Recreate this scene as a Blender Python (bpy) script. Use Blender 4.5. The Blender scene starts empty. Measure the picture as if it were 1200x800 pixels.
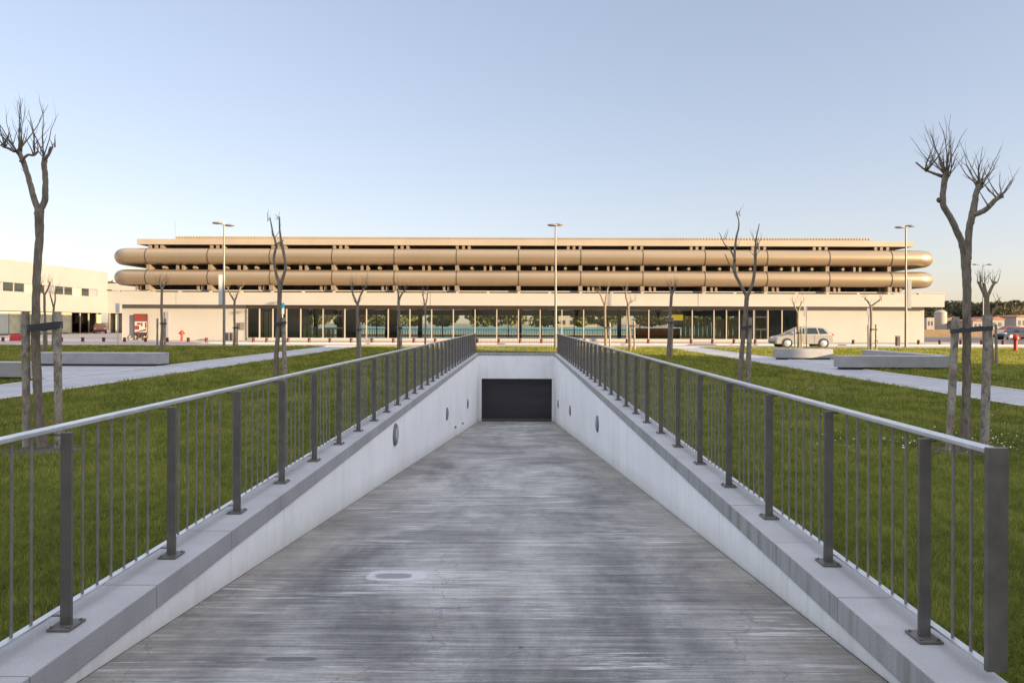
import bpy, math, random
import numpy as np
from mathutils import Vector
R = math.radians
random.seed(7); rng = np.random.default_rng(7)
sc = bpy.context.scene
COL = sc.collection
F, VX, VY, H, ROLL = 800.0, 609.0, 379.0, 1.6, 0.0032

def P(px, py, Y):
    """photo pixel + distance -> world point"""
    dx, dy = px - VX, py - VY
    x, y = dx + ROLL*dy, dy - ROLL*dx
    return Vector((x/F*Y, Y, H - y/F*Y))
def PG(px, py, z=-0.05):
    """photo pixel of a point on the ground -> world point"""
    dx, dy = px - VX, py - VY
    y = dy - ROLL*dx
    return P(px, py, (H - z)*F/y)

# ------------------------------------------------------------------ helpers
class MB:
    def __init__(s): s.v = []; s.f = []
    def add(s, vs, fs):
        o = len(s.v); s.v += [tuple(v) for v in vs]; s.f += [tuple(i+o for i in f) for f in fs]; return s
    def box(s, x0, x1, y0, y1, z0, z1):
        return s.add([(x0,y0,z0),(x1,y0,z0),(x1,y1,z0),(x0,y1,z0),(x0,y0,z1),(x1,y0,z1),(x1,y1,z1),(x0,y1,z1)],
              [(3,2,1,0),(4,5,6,7),(0,1,5,4),(1,2,6,5),(2,3,7,6),(3,0,4,7)])
    def prism(s, poly, axis, a, b):
        """poly: 2-D points; extruded along axis 'x','y','z' from a to b"""
        n = len(poly)
        def mk(p, t):
            return {'x': (t,p[0],p[1]), 'y': (p[0],t,p[1]), 'z': (p[0],p[1],t)}[axis]
        vs = [mk(p,a) for p in poly] + [mk(p,b) for p in poly]
        fs = [tuple(range(n))[::-1], tuple(range(n,2*n))] + [(i,(i+1)%n,n+(i+1)%n,n+i) for i in range(n)]
        return s.add(vs, fs)
    def tube(s, pts, radii, n=8, cap=True, jit=0.0):
        pts = [Vector(p) for p in pts]
        if not hasattr(radii, '__len__'): radii = [radii]*len(pts)
        t = (pts[1]-pts[0]).normalized()
        ref = Vector((0,0,1)) if abs(t.z) < .9 else Vector((1,0,0))
        u = t.cross(ref).normalized(); rings = []; vs = []
        for i, p in enumerate(pts):
            if 0 < i < len(pts)-1: t = (pts[i+1]-pts[i-1]).normalized()
            elif i: t = (pts[i]-pts[i-1]).normalized()
            u = (u - t*u.dot(t)).normalized(); w = t.cross(u)
            for k in range(n):
                a = 2*math.pi*k/n; r = radii[i]*(1+random.uniform(-jit,jit))
                vs.append(p + u*math.cos(a)*r + w*math.sin(a)*r)
        fs = []
        for i in range(len(pts)-1):
            for k in range(n):
                fs.append((i*n+k, i*n+(k+1)%n, (i+1)*n+(k+1)%n, (i+1)*n+k))
        if cap:
            fs.append(tuple(range(n))[::-1]); fs.append(tuple((len(pts)-1)*n+k for k in range(n)))
        return s.add(vs, fs)
    def lathe(s, prof, c=(0,0,0), n=16):
        c = Vector(c); vs = []; fs = []
        for r, z in prof:
            for k in range(n):
                a = 2*math.pi*k/n; vs.append((c.x+r*math.cos(a), c.y+r*math.sin(a), c.z+z))
        for i in range(len(prof)-1):
            for k in range(n):
                fs.append((i*n+k, i*n+(k+1)%n, (i+1)*n+(k+1)%n, (i+1)*n+k))
        fs.append(tuple(range(n))[::-1]); fs.append(tuple((len(prof)-1)*n+k for k in range(n)))
        return s.add(vs, fs)
    def ellipsoid(s, c, rx, ry, rz, n=12, m=8):
        prof = [(math.sin(math.pi*i/m), -math.cos(math.pi*i/m)) for i in range(1, m)]
        o = len(s.v); s.lathe(prof, (0,0,0), n)
        for i in range(o, len(s.v)):
            x,y,z = s.v[i]; s.v[i] = (c[0]+x*rx, c[1]+y*ry, c[2]+z*rz)
        return s
    def build(s, name, mat, parent=None, smooth=False, bevel=0.0, auto=False):
        me = bpy.data.meshes.new(name)
        vs = s.v
        if parent is not None:
            q = parent
            off = Vector((0,0,0))
            while q is not None: off += q.location; q = q.parent
            vs = [(a-off.x, b-off.y, c-off.z) for a,b,c in vs]
        me.from_pydata(vs, [], s.f); me.materials.append(mat)
        if smooth:
            me.polygons.foreach_set('use_smooth', [True]*len(me.polygons))
            if auto: me.set_sharp_from_angle(angle=R(40))
        me.update()
        o = bpy.data.objects.new(name, me); COL.objects.link(o)
        if parent is not None: o.parent = parent
        if bevel:
            b = o.modifiers.new('bevel', 'BEVEL'); b.width = bevel; b.segments = 2; b.limit_method = 'ANGLE'
        return o

def tag(o, label=None, cat=None, group=None, kind=None):
    if label: o['label'] = label
    if cat: o['category'] = cat
    if group: o['group'] = group
    if kind: o['kind'] = kind
    return o
def thing(name, label, cat, loc, group=None):
    o = bpy.data.objects.new(name, None); COL.objects.link(o); o.location = loc
    o.empty_display_size = .3
    return tag(o, label, cat, group)
def dup(root, loc, label, rotz=None):
    r = root.copy(); COL.objects.link(r); r.location = loc; r['label'] = label
    if rotz is not None: r.rotation_euler.z = rotz
    for ch in list(root.children):
        c = ch.copy(); COL.objects.link(c); c.parent = r
        for g in list(ch.children):
            d = g.copy(); COL.objects.link(d); d.parent = c
    return r

# ------------------------------------------------------------------ materials
def nodes(name):
    m = bpy.data.materials.new(name); m.use_nodes = True
    nt = m.node_tree; return m, nt, nt.nodes['Principled BSDF']
def N(nt, t, **kw):
    n = nt.nodes.new(t)
    for k, v in kw.items():
        if k.startswith('_'): setattr(n, k[1:], v)
        else: n.inputs[k.replace('__',' ')].default_value = v
    return n
def coords(nt, scale=(1,1,1)):
    g = nt.nodes.new('ShaderNodeNewGeometry')
    mp = nt.nodes.new('ShaderNodeMapping'); mp.inputs['Scale'].default_value = scale
    nt.links.new(g.outputs['Position'], mp.inputs['Vector']); return mp.outputs['Vector']
def noise(nt, vec, scale, detail=6, rough=.6, dist=0.0):
    n = N(nt, 'ShaderNodeTexNoise', Scale=scale, Detail=detail, Roughness=rough, Distortion=dist)
    nt.links.new(vec, n.inputs['Vector']); return n.outputs['Fac']
def ramp(nt, fac, stops):
    r = nt.nodes.new('ShaderNodeValToRGB'); e = r.color_ramp.elements
    while len(e) < len(stops): e.new(.5)
    for i, (p, c) in enumerate(stops):
        e[i].position = p; e[i].color = (c, c, c, 1) if not hasattr(c, '__len__') else (*c, 1)
    nt.links.new(fac, r.inputs['Fac']); return r.outputs['Color']
def mix(nt, fac, a, b, mode='MIX'):
    m = nt.nodes.new('ShaderNodeMix'); m.data_type = 'RGBA'; m.blend_type = mode
    for i, v in ((0, fac), (6, a), (7, b)):
        if isinstance(v, (int, float)): m.inputs[i].default_value = v
        elif isinstance(v, tuple): m.inputs[i].default_value = (*v, 1)
        else: nt.links.new(v, m.inputs[i])
    return m.outputs[2]
def math_(nt, op, a, b=0.0, clamp=False):
    m = nt.nodes.new('ShaderNodeMath'); m.operation = op; m.use_clamp = clamp
    for i, v in ((0, a), (1, b)):
        if isinstance(v, (int, float)): m.inputs[i].default_value = v
        else: nt.links.new(v, m.inputs[i])
    return m.outputs[0]
def bump(nt, b, h, strength=.3, dist=.01):
    n = N(nt, 'ShaderNodeBump', Strength=strength, Distance=dist)
    nt.links.new(h, n.inputs['Height']); nt.links.new(n.outputs['Normal'], b.inputs['Normal'])

def M(name, col, rough=.6, metal=0.0, var=.12, scale=3.0, stretch=(1,1,1), bmp=.15, bscale=None, spec=.5):
    m, nt, b = nodes(name)
    v = coords(nt, stretch)
    f = noise(nt, v, scale)
    lo = tuple(c*(1-var) for c in col); hi = tuple(min(1,c*(1+var)) for c in col)
    nt.links.new(ramp(nt, f, [(.3, lo), (.7, hi)]), b.inputs['Base Color'])
    b.inputs['Roughness'].default_value = rough; b.inputs['Metallic'].default_value = metal
    b.inputs['Specular IOR Level'].default_value = spec
    if bmp: bump(nt, b, noise(nt, v, bscale or scale*12, 4), bmp, .01)
    return m

MAT = {}
def mats():
    A = MAT
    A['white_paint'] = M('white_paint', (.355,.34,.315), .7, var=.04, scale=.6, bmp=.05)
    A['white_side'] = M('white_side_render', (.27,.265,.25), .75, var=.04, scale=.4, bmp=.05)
    A['fascia'] = M('fascia_render', (.365,.345,.315), .75, var=.05, scale=.35, bmp=.05, stretch=(1,1,3))
    A['roof_clad'] = M('roof_cladding', (.33,.275,.21), .6, var=.08, scale=.5, bmp=.05)
    A['tube'] = M('bronze_duct', (.355,.272,.18), .38, .62, var=.07, scale=.5, stretch=(.3,1,1), bmp=.03)
    A['tube_ring'] = M('duct_ring', (.05,.038,.028), .6, .0, var=.1, bmp=0)
    A['bracket'] = M('bracket_paint', (.19,.15,.11), .6, var=.1, bmp=0)
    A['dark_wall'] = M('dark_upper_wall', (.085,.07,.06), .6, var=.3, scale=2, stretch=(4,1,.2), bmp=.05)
    A['ceiling'] = M('soffit', (.20,.17,.145), .8, var=.1, bmp=0)
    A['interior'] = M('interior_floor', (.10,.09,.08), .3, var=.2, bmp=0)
    A['interior_wall'] = M('interior_partition', (.50,.47,.30), .7, var=.2, scale=1.2, bmp=0)
    A['curtain'] = M('pale_blind', (.52,.54,.46), .6, var=.12, scale=.8, bmp=0, stretch=(1,3,.2))
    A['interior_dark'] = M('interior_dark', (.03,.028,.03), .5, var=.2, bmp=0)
    A['mullion'] = M('mullion', (.38,.335,.28), .5, var=.05, bmp=0)
    A['steel'] = M('weathered_steel', (.155,.145,.135), .5, .55, var=.18, scale=9, bmp=.08, bscale=60)
    A['steel_bright'] = M('galvanised_rail', (.56,.57,.585), .34, .6, var=.15, scale=7, bmp=.04, bscale=80)
    A['steel_bar'] = M('baluster_steel', (.25,.235,.22), .42, .6, var=.2, scale=10, bmp=0)
    A['bench'] = M('bench_concrete', (.33,.325,.32), .8, var=.12, scale=2.5, bmp=.25)
    A['wood'] = M('stake_wood', (.23,.19,.145), .9, var=.45, scale=9, stretch=(1,1,.25), bmp=.6, bscale=30)
    A['strap'] = M('black_strap', (.035,.038,.045), .6, var=.2, bmp=0)
    A['red'] = M('red_paint', (.40,.022,.015), .45, var=.2, bmp=.03)
    A['dark_red'] = M('bollard_red', (.10,.014,.009), .55, var=.25, bmp=.03)
    A['lamp'] = M('lamp_grey', (.23,.21,.19), .5, .4, var=.1, bmp=0)
    A['sign_white'] = M('sign_white', (.6,.59,.57), .5, var=.05, bmp=0)
    A['sign_grey'] = M('sign_grey', (.24,.24,.27), .5, var=.05, bmp=0)
    A['sign_blue'] = M('sign_blue', (.02,.22,.42), .5, var=.05, bmp=0)
    m, nt, b = nodes('lit_sign'); b.inputs['Base Color'].default_value = (.7,.5,.03,1); b.inputs['Emission Color'].default_value = (.85,.55,.03,1); b.inputs['Emission Strength'].default_value = .22; A['yellow'] = m
    A['orange'] = M('orange_panel', (.5,.12,.04), .5, var=.1, bmp=0)
    A['black'] = M('black_rubber', (.018,.018,.018), .7, var=.2, bmp=0)
    A['rim'] = M('alloy', (.6,.6,.6), .3, .7, var=.05, bmp=0)
    A['car_silver'] = M('silver_paint', (.31,.295,.28), .3, .15, var=.02, bmp=0)
    A['car_dark'] = M('dark_blue_paint', (.025,.03,.05), .2, .3, var=.05, bmp=0)
    A['car_red'] = M('red_car_paint', (.2,.02,.01), .3, .1, var=.05, bmp=0)
    A['car_glass'] = M('car_glass', (.02,.03,.03), .05, .0, var=.05, bmp=0, spec=.9)
    A['lens'] = M('headlamp_lens', (.7,.7,.7), .1, .2, var=.05, bmp=0)
    A['tail'] = M('tail_lamp', (.4,.02,.02), .2, .0, var=.05, bmp=0)
    A['blue_wall'] = M('blue_screen', (.07,.17,.27), .7, var=.15, scale=.8, bmp=0)
    A['brown_wall'] = M('brown_wall', (.2,.13,.07), .8, var=.2, scale=.7, bmp=0)
    A['house'] = M('house_white', (.30,.275,.25), .8, var=.1, scale=.2, bmp=0)
    A['tile'] = M('roof_tile', (.33,.14,.08), .8, var=.2, bmp=0)
    A['poster_dark'] = M('poster_dark', (.06,.035,.03), .5, var=.3, bmp=0)
    A['poster_red'] = M('poster_red', (.2,.03,.02), .5, var=.2, bmp=0)
    A['poster_cream'] = M('poster_cream', (.45,.40,.35), .5, var=.1, bmp=0)
    A['daisy'] = M('daisy_white', (.75,.75,.7), .7, var=.05, bmp=0)
    A['door'] = M('garage_door', (.046,.042,.046), .5, .2, var=.12, scale=1.2, stretch=(.3,1,3), bmp=.04)
    A['bulkhead'] = M('bulkhead_grey', (.16,.16,.17), .5, .3, var=.2, bmp=0)
    A['bulkhead_lens'] = M('bulkhead_lens', (.33,.34,.36), .25, 0, var=.15, bmp=0)
    A['office'] = M('office_concrete', (.5,.48,.45), .8, var=.1, scale=.4, bmp=.1)
    A['asphalt'] = M('asphalt', (.075,.075,.085), .9, var=.2, scale=2, bmp=.3, bscale=120)
    A['kerb'] = M('kerb_stone', (.5,.48,.46), .85, var=.12, scale=3, bmp=.2)
    A['dirt'] = M('ground_earth', (.16,.13,.10), .95, var=.25, scale=.3, bmp=.2)
    A['soil'] = M('bare_soil', (.06,.048,.03), .95, var=.45, scale=7, bmp=.6, bscale=40)
    A['field'] = M('dry_field', (.22,.17,.08), .95, var=.25, scale=.2, bmp=.2)

    # bark
    for nm, c0, c1 in (('bark', (.10,.08,.058), (.29,.24,.185)), ('bark_pale', (.15,.115,.075), (.30,.24,.16))):
        m, nt, b = nodes(nm); v = coords(nt, (1,1,.35))
        f = noise(nt, v, 22, 8, .7, .6)
        v2 = coords(nt, (1,1,1)); lich = noise(nt, v2, 6, 5, .6)
        c = ramp(nt, f, [(.32, c0), (.7, c1)])
        c = mix(nt, ramp(nt, lich, [(.55, 0.0), (.7, .5)]), c, (.24,.235,.19))
        nt.links.new(c, b.inputs['Base Color']); b.inputs['Roughness'].default_value = .95
        bump(nt, b, f, .8, .02); A[nm] = m
    # pole of silver birch stakes
    m, nt, b = nodes('stake_round'); v = coords(nt, (1,1,.6))
    f = noise(nt, v, 16, 8, .7, .4); g = noise(nt, v, 5, 4)
    c = ramp(nt, f, [(.33, (.10,.08,.06)), (.5, (.32,.28,.235)), (.72, (.50,.46,.41))])
    c = mix(nt, ramp(nt, g, [(.45, 0.0), (.65, .55)]), c, (.20,.145,.10))
    nt.links.new(c, b.inputs['Base Color']); b.inputs['Roughness'].default_value = .95
    bump(nt, b, f, .7, .02); A['stake'] = m
    # glass
    m, nt, b = nodes('window_glass'); nt.nodes.remove(b)
    tr = N(nt, 'ShaderNodeBsdfTransparent'); tr.inputs[0].default_value = (.92,.94,.87,1)
    gl = N(nt, 'ShaderNodeBsdfGlossy'); gl.inputs['Roughness'].default_value = .01; gl.inputs['Color'].default_value = (.95,.95,.95,1)
    fr = N(nt, 'ShaderNodeFresnel', IOR=1.4); mx = N(nt, 'ShaderNodeMixShader')
    nt.links.new(fr.outputs[0], mx.inputs[0]); nt.links.new(tr.outputs[0], mx.inputs[1]); nt.links.new(gl.outputs[0], mx.inputs[2])
    nt.links.new(mx.outputs[0], nt.nodes['Material Output'].inputs['Surface']); A['glass'] = m
    # ramp concrete: broom lines across, wet-looking dark blotches, pale scuffs, rust, two repaired patches
    m, nt, b = nodes('ramp_concrete')
    vs = coords(nt, (.30,5.5,1)); vb = coords(nt, (.50,.30,1)); vf = coords(nt, (.42,16,1)); vv = coords(nt, (1,1,1))
    st = noise(nt, vs, 2.2, 12, .78, .1)
    bl = noise(nt, vb, 1.15, 9, .7, .35)
    fine = noise(nt, vf, 3.0, 8, .75)
    grain = noise(nt, vv, 55, 5, .8)
    # soiling gathers in the streaks of the broomed surface: blotch plus streak, then a hard-ish ramp
    soil = math_(nt, 'ADD', math_(nt, 'MULTIPLY', bl, .64), math_(nt, 'ADD', math_(nt, 'MULTIPLY', st, .42), math_(nt, 'MULTIPLY', fine, .16)))
    base = ramp(nt, soil, [(.50, (.085,.083,.086)), (.565, (.155,.153,.154)), (.625, (.245,.242,.24)), (.70, (.37,.365,.36))])
    base = mix(nt, .75, base, ramp(nt, fine, [(.36, (.68,.68,.68)), (.64, (1.25,1.25,1.24))]), 'MULTIPLY')
    base = mix(nt, .7, base, ramp(nt, grain, [(.3, (.72,.72,.72)), (.7, (1.25,1.25,1.25))]), 'MULTIPLY')
    # darker wheel/drip tracks along the length
    vt = coords(nt, (1.15,.09,1)); tk = noise(nt, vt, 1.0, 5, .6, .4)
    base = mix(nt, .6, base, ramp(nt, tk, [(.36, (.68,.68,.68)), (.55, (1.08,1.08,1.08))]), 'MULTIPLY')
    # earth washed along both edges of the ramp
    gx_ = nt.nodes.new('ShaderNodeNewGeometry'); sx_ = nt.nodes.new('ShaderNodeSeparateXYZ'); nt.links.new(gx_.outputs['Position'], sx_.inputs[0])
    edge = math_(nt, 'ABSOLUTE', math_(nt, 'ADD', sx_.outputs[0], .17))
    edge = math_(nt, 'ADD', edge, math_(nt, 'MULTIPLY', math_(nt, 'SUBTRACT', bl, .5), 2.2))
    er = nt.nodes.new('ShaderNodeMapRange'); er.inputs[1].default_value = 1.15; er.inputs[2].default_value = 2.05; er.inputs[4].default_value = .45
    nt.links.new(edge, er.inputs[0]); base = mix(nt, er.outputs[0], base, (.235,.205,.155))
    rust = noise(nt, coords(nt, (.8,2.2,1)), 1.7, 5, .6)
    base = mix(nt, ramp(nt, rust, [(.62, 0.0), (.74, .38)]), base, (.22,.16,.10))
    scf = noise(nt, coords(nt, (.5,9,1)), 2.4, 6, .75); scm = noise(nt, coords(nt, (1,1,1)), .75, 3)
    sc_ = math_(nt, 'MULTIPLY', ramp(nt, scf, [(.53, 0.0), (.60, 1.0)]), ramp(nt, scm, [(.48, 0.0), (.60, .8)]))
    base = mix(nt, sc_, base, (.5,.5,.49))
    vo = N(nt, 'ShaderNodeTexVoronoi', Scale=2.3); vo.inputs['Randomness'].default_value = 1; nt.links.new(vv, vo.inputs['Vector'])
    sp1 = math_(nt, 'LESS_THAN', math_(nt, 'ADD', vo.outputs['Distance'], math_(nt, 'MULTIPLY', grain, .03)), .055)
    base = mix(nt, math_(nt, 'MULTIPLY', sp1, ramp(nt, scm, [(.45, .75), (.6, .1)])), base, (.05,.05,.052))
    ck = N(nt, 'ShaderNodeTexVoronoi', Scale=.42); ck.feature = 'DISTANCE_TO_EDGE'
    wv = nt.nodes.new('ShaderNodeVectorMath'); wv.operation = 'ADD'
    nz = N(nt, 'ShaderNodeTexNoise', Scale=2.2, Detail=6); nt.links.new(vv, nz.inputs['Vector']); nt.links.new(vv, wv.inputs[0]); nt.links.new(nz.outputs['Color'], wv.inputs[1])
    nt.links.new(wv.outputs[0], ck.inputs['Vector'])
    base = mix(nt, math_(nt, 'MULTIPLY', math_(nt, 'LESS_THAN', ck.outputs['Distance'], .0028), .35), base, (.06,.06,.06))
    geo = nt.nodes.new('ShaderNodeNewGeometry'); sep = nt.nodes.new('ShaderNodeSeparateXYZ'); nt.links.new(geo.outputs['Position'], sep.inputs[0])
    wob = noise(nt, vv, 9, 4, .6)
    def blob(cx, cy, rx, ry, p, edge):
        ax = math_(nt, 'ABSOLUTE', math_(nt, 'DIVIDE', math_(nt, 'SUBTRACT', sep.outputs[0], cx), rx))
        ay = math_(nt, 'ABSOLUTE', math_(nt, 'DIVIDE', math_(nt, 'SUBTRACT', sep.outputs[1], cy), ry))
        d = math_(nt, 'ADD', math_(nt, 'POWER', ax, p), math_(nt, 'POWER', ay, p))
        d = math_(nt, 'ADD', d, math_(nt, 'MULTIPLY', math_(nt, 'SUBTRACT', wob, .5), 1.1))
        return ramp(nt, d, [(max(0,.8-edge), 1.0), (min(1,.8+edge), 0.0)])
    base = mix(nt, mix(nt, .95, (0.,0.,0.), math_(nt, 'MULTIPLY', blob(-.97, 5.45, .25, .17, 4, .28), ramp(nt, fine, [(.3, .6), (.6, 1.0)]))), base, (.46,.46,.47))
    base = mix(nt, mix(nt, .8, (0.,0.,0.), blob(-1.00, 5.43, .15, .085, 3, .2)), base, (.15,.155,.17))
    base = mix(nt, mix(nt, .85, (0.,0.,0.), blob(-1.24, 3.72, .15, .035, 4, .2)), base, (.085,.09,.10))
    nt.links.new(base, b.inputs['Base Color'])
    rr = ramp(nt, bl, [(.3, .7), (.6, .9)]); nt.links.new(rr, b.inputs['Roughness'])
    bump(nt, b, math_(nt, 'ADD', fine, math_(nt, 'MULTIPLY', st, .6)), .55, .008); A['ramp'] = m
    # white rendered wall of the ramp, with stains
    m, nt, b = nodes('ramp_render'); v = coords(nt, (.8,.8,.8))
    lo = noise(nt, v, .9, 6, .6); drip = noise(nt, coords(nt, (3.2,3.2,.22)), 1.6, 6, .6); fz = noise(nt, coords(nt), 5, 6, .7)
    c = ramp(nt, lo, [(.3, (.80,.80,.795)), (.62, (.89,.89,.885))])
    c = mix(nt, ramp(nt, drip, [(.56, 0.0), (.78, .32)]), c, (.52,.50,.45))
    gw = nt.nodes.new('ShaderNodeNewGeometry'); sw = nt.nodes.new('ShaderNodeSeparateXYZ'); nt.links.new(gw.outputs['Position'], sw.inputs[0])
    run = noise(nt, coords(nt, (7,7,.25)), 1.5, 6, .7)
    top = nt.nodes.new('ShaderNodeMapRange'); top.inputs[1].default_value = -.75; top.inputs[2].default_value = -.15; nt.links.new(sw.outputs[2], top.inputs[0])
    c = mix(nt, math_(nt, 'MULTIPLY', top.outputs[0], ramp(nt, run, [(.52, 0.0), (.72, .32)])), c, (.40,.39,.35))
    hgt = math_(nt, 'ADD', math_(nt, 'ADD', sw.outputs[2], .2), math_(nt, 'MULTIPLY', math_(nt, 'SUBTRACT', sw.outputs[1], 3.43), .104))
    low = nt.nodes.new('ShaderNodeMapRange'); low.inputs[1].default_value = .26; low.inputs[2].default_value = 0; nt.links.new(math_(nt, 'ADD', hgt, math_(nt, 'MULTIPLY', math_(nt, 'SUBTRACT', fz, .5), .3)), low.inputs[0])
    c = mix(nt, math_(nt, 'MULTIPLY', low.outputs[0], .32), c, (.36,.33,.27))
    spk = noise(nt, coords(nt), 26, 5, .75); c = mix(nt, ramp(nt, spk, [(.68, 0.0), (.74, .5)]), c, (.34,.32,.29))
    c = mix(nt, ramp(nt, fz, [(.66, 0.0), (.75, .35)]), c, (.46,.37,.22))
    nt.links.new(c, b.inputs['Base Color']); b.inputs['Roughness'].default_value = .85
    bump(nt, b, noise(nt, coords(nt), 40, 5), .25, .01); A['render'] = m
    # granite coping with joints built in mesh; algae streaks on its edge
    for cname, cstain in (('coping', .6), ('coping_clean', .12)):
        m, nt, b = nodes('coping_granite'); sp = noise(nt, coords(nt), 180, 3, .8); lo = noise(nt, coords(nt), 1.3, 6, .6)
        al = noise(nt, coords(nt, (3,5,.5)), 1.6, 6, .65)
        c = ramp(nt, lo, [(.3, (.29,.29,.30)), (.7, (.39,.39,.40))])
        c = mix(nt, .5, c, ramp(nt, sp, [(.35, (.6,.6,.6)), (.65, (1.25,1.25,1.25))]), 'MULTIPLY')
        g = nt.nodes.new('ShaderNodeNewGeometry'); sx = nt.nodes.new('ShaderNodeSeparateXYZ'); nt.links.new(g.outputs['Normal'], sx.inputs[0])
        side = math_(nt, 'LESS_THAN', sx.outputs[2], .5)
        c = mix(nt, math_(nt, 'MULTIPLY', side, ramp(nt, al, [(.45, 0.0), (.68, cstain)])), c, (.13,.135,.085))
        nt.links.new(c, b.inputs['Base Color']); b.inputs['Roughness'].default_value = .8
        bump(nt, b, sp, .2, .004); A[cname] = m
    # paving of small setts
    def paving(nm, c0, c1, s):
        m, nt, b = nodes(nm); v = coords(nt)
        br = N(nt, 'ShaderNodeTexBrick', Scale=s, Mortar__Size=.012); br.inputs['Color1'].default_value = (*c0,1); br.inputs['Color2'].default_value = (*c1,1)
        br.inputs['Mortar'].default_value = tuple(x*.6 for x in c0)+(1,); nt.links.new(v, br.inputs['Vector'])
        lo = noise(nt, v, .7, 6, .6)
        c = mix(nt, .7, br.outputs['Color'], ramp(nt, lo, [(.3, (.72,.72,.72)), (.7, (1.12,1.12,1.12))]), 'MULTIPLY')
        nt.links.new(c, b.inputs['Base Color']); b.inputs['Roughness'].default_value = .85
        bump(nt, b, br.outputs['Fac'], .3, -.005); A[nm] = m
    paving('path', (.34,.34,.36), (.39,.39,.41), 2.2)
    paving('plaza', (.42,.34,.29), (.48,.39,.33), 1.4)
    # lawn soil/thatch and blades
    m, nt, b = nodes('lawn_turf'); v = coords(nt)
    big = noise(nt, v, .35, 6, .65); mid = noise(nt, v, 2.2, 6, .7); fi = noise(nt, v, 45, 4, .8)
    c = ramp(nt, big, [(.3, (.062,.080,.013)), (.55, (.105,.124,.020)), (.72, (.155,.15,.034))])
    c = mix(nt, .8, c, ramp(nt, mid, [(.3, (.6,.62,.6)), (.7, (1.35,1.3,1.2))]), 'MULTIPLY')
    c = mix(nt, .8, c, ramp(nt, fi, [(.3, (.45,.45,.45)), (.7, (1.5,1.5,1.4))]), 'MULTIPLY')
    nt.links.new(c, b.inputs['Base Color']); b.inputs['Roughness'].default_value = .95; b.inputs['Specular IOR Level'].default_value = .1
    bump(nt, b, math_(nt, 'ADD', fi, mid), .9, .03); A['turf'] = m
    def leafmat(nm, c0, c1, c2, trans=.25):
        m, nt, b = nodes(nm)
        at = nt.nodes.new('ShaderNodeAttribute'); at.attribute_name = 'shade'
        c = ramp(nt, at.outputs['Fac'], [(0, c0), (.55, c1), (1, c2)])
        nt.links.new(c, b.inputs['Base Color']); b.inputs['Roughness'].default_value = .7; b.inputs['Specular IOR Level'].default_value = .12
        tl = N(nt, 'ShaderNodeBsdfTranslucent'); nt.links.new(c, tl.inputs['Color'])
        mx = N(nt, 'ShaderNodeMixShader'); mx.inputs[0].default_value = trans
        nt.links.new(b.outputs[0], mx.inputs[1]); nt.links.new(tl.outputs[0], mx.inputs[2])
        nt.links.new(mx.outputs[0], nt.nodes['Material Output'].inputs['Surface']); A[nm] = m
    leafmat('grass', (.045,.058,.009), (.20,.22,.032), (.46,.42,.12), .35)
    leafmat('foliage', (.045,.050,.026), (.085,.085,.045), (.14,.12,.065))
    leafmat('foliage_warm', (.05,.065,.02), (.11,.13,.04), (.18,.18,.06))
mats()

# ------------------------------------------------------------------ world, sun, camera
SUN_AZ, SUN_EL = 120.0, 10.0       # degrees clockwise from +Y, and above the horizon
w = bpy.data.worlds.new('World'); sc.world = w; w.use_nodes = True
nt = w.node_tree; bg = nt.nodes['Background']
sky = nt.nodes.new('ShaderNodeTexSky'); sky.sky_type = 'NISHITA'; sky.sun_disc = False
sky.sun_elevation = R(SUN_EL); sky.sun_rotation = R(SUN_AZ)
sky.air_density = 1.0; sky.dust_density = 1.0; sky.ozone_density = 1.6; sky.altitude = 50
gm = nt.nodes.new('ShaderNodeGamma'); gm.inputs[1].default_value = .56
tn = nt.nodes.new('ShaderNodeMix'); tn.data_type = 'RGBA'; tn.blend_type = 'MULTIPLY'; tn.inputs[0].default_value = 1
tn.inputs[7].default_value = (1.51, 1.39, 1.49, 1)
nt.links.new(sky.outputs[0], gm.inputs[0]); nt.links.new(gm.outputs[0], tn.inputs[6]); # added fill light: sky brightened high overhead, above the view, to lift shaded areas
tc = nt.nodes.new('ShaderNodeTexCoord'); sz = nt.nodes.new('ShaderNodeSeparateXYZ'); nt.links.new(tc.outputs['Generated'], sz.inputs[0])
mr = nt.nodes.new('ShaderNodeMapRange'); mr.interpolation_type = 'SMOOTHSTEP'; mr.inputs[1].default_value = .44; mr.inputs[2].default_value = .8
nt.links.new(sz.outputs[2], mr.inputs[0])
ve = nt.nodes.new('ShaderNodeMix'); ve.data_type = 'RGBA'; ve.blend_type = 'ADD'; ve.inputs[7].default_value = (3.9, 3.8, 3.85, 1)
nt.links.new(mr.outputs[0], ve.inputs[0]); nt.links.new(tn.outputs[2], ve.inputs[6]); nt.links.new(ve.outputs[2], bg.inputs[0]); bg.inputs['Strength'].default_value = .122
sl = bpy.data.lights.new('sun', 'SUN'); sl.energy = 5.0; sl.angle = R(.55); sl.color = (1, .76, .47)
so = bpy.data.objects.new('sun', sl); COL.objects.link(so)
S = Vector((math.sin(R(SUN_AZ))*math.cos(R(SUN_EL)), math.cos(R(SUN_AZ))*math.cos(R(SUN_EL)), math.sin(R(SUN_EL))))
so.rotation_euler = S.to_track_quat('Z', 'Y').to_euler(); so.location = S*60
cd = bpy.data.cameras.new('camera'); cam = bpy.data.objects.new('camera', cd); COL.objects.link(cam)
cd.lens = 24; cd.sensor_width = 36; cd.shift_x = -9/1200; cd.shift_y = -21/1200; cd.clip_end = 5000; cd.clip_start = .05
cam.location = (0, 0, H); cam.rotation_euler = (math.pi/2, -ROLL, 0); sc.camera = cam
sc.view_settings.view_transform = 'Standard'; sc.view_settings.look = 'None'; sc.view_settings.gamma = 1
sc.view_settings.use_curve_mapping = False; sc.view_settings.exposure = 1.33
sc.cycles.transparent_max_bounces = 24

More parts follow.
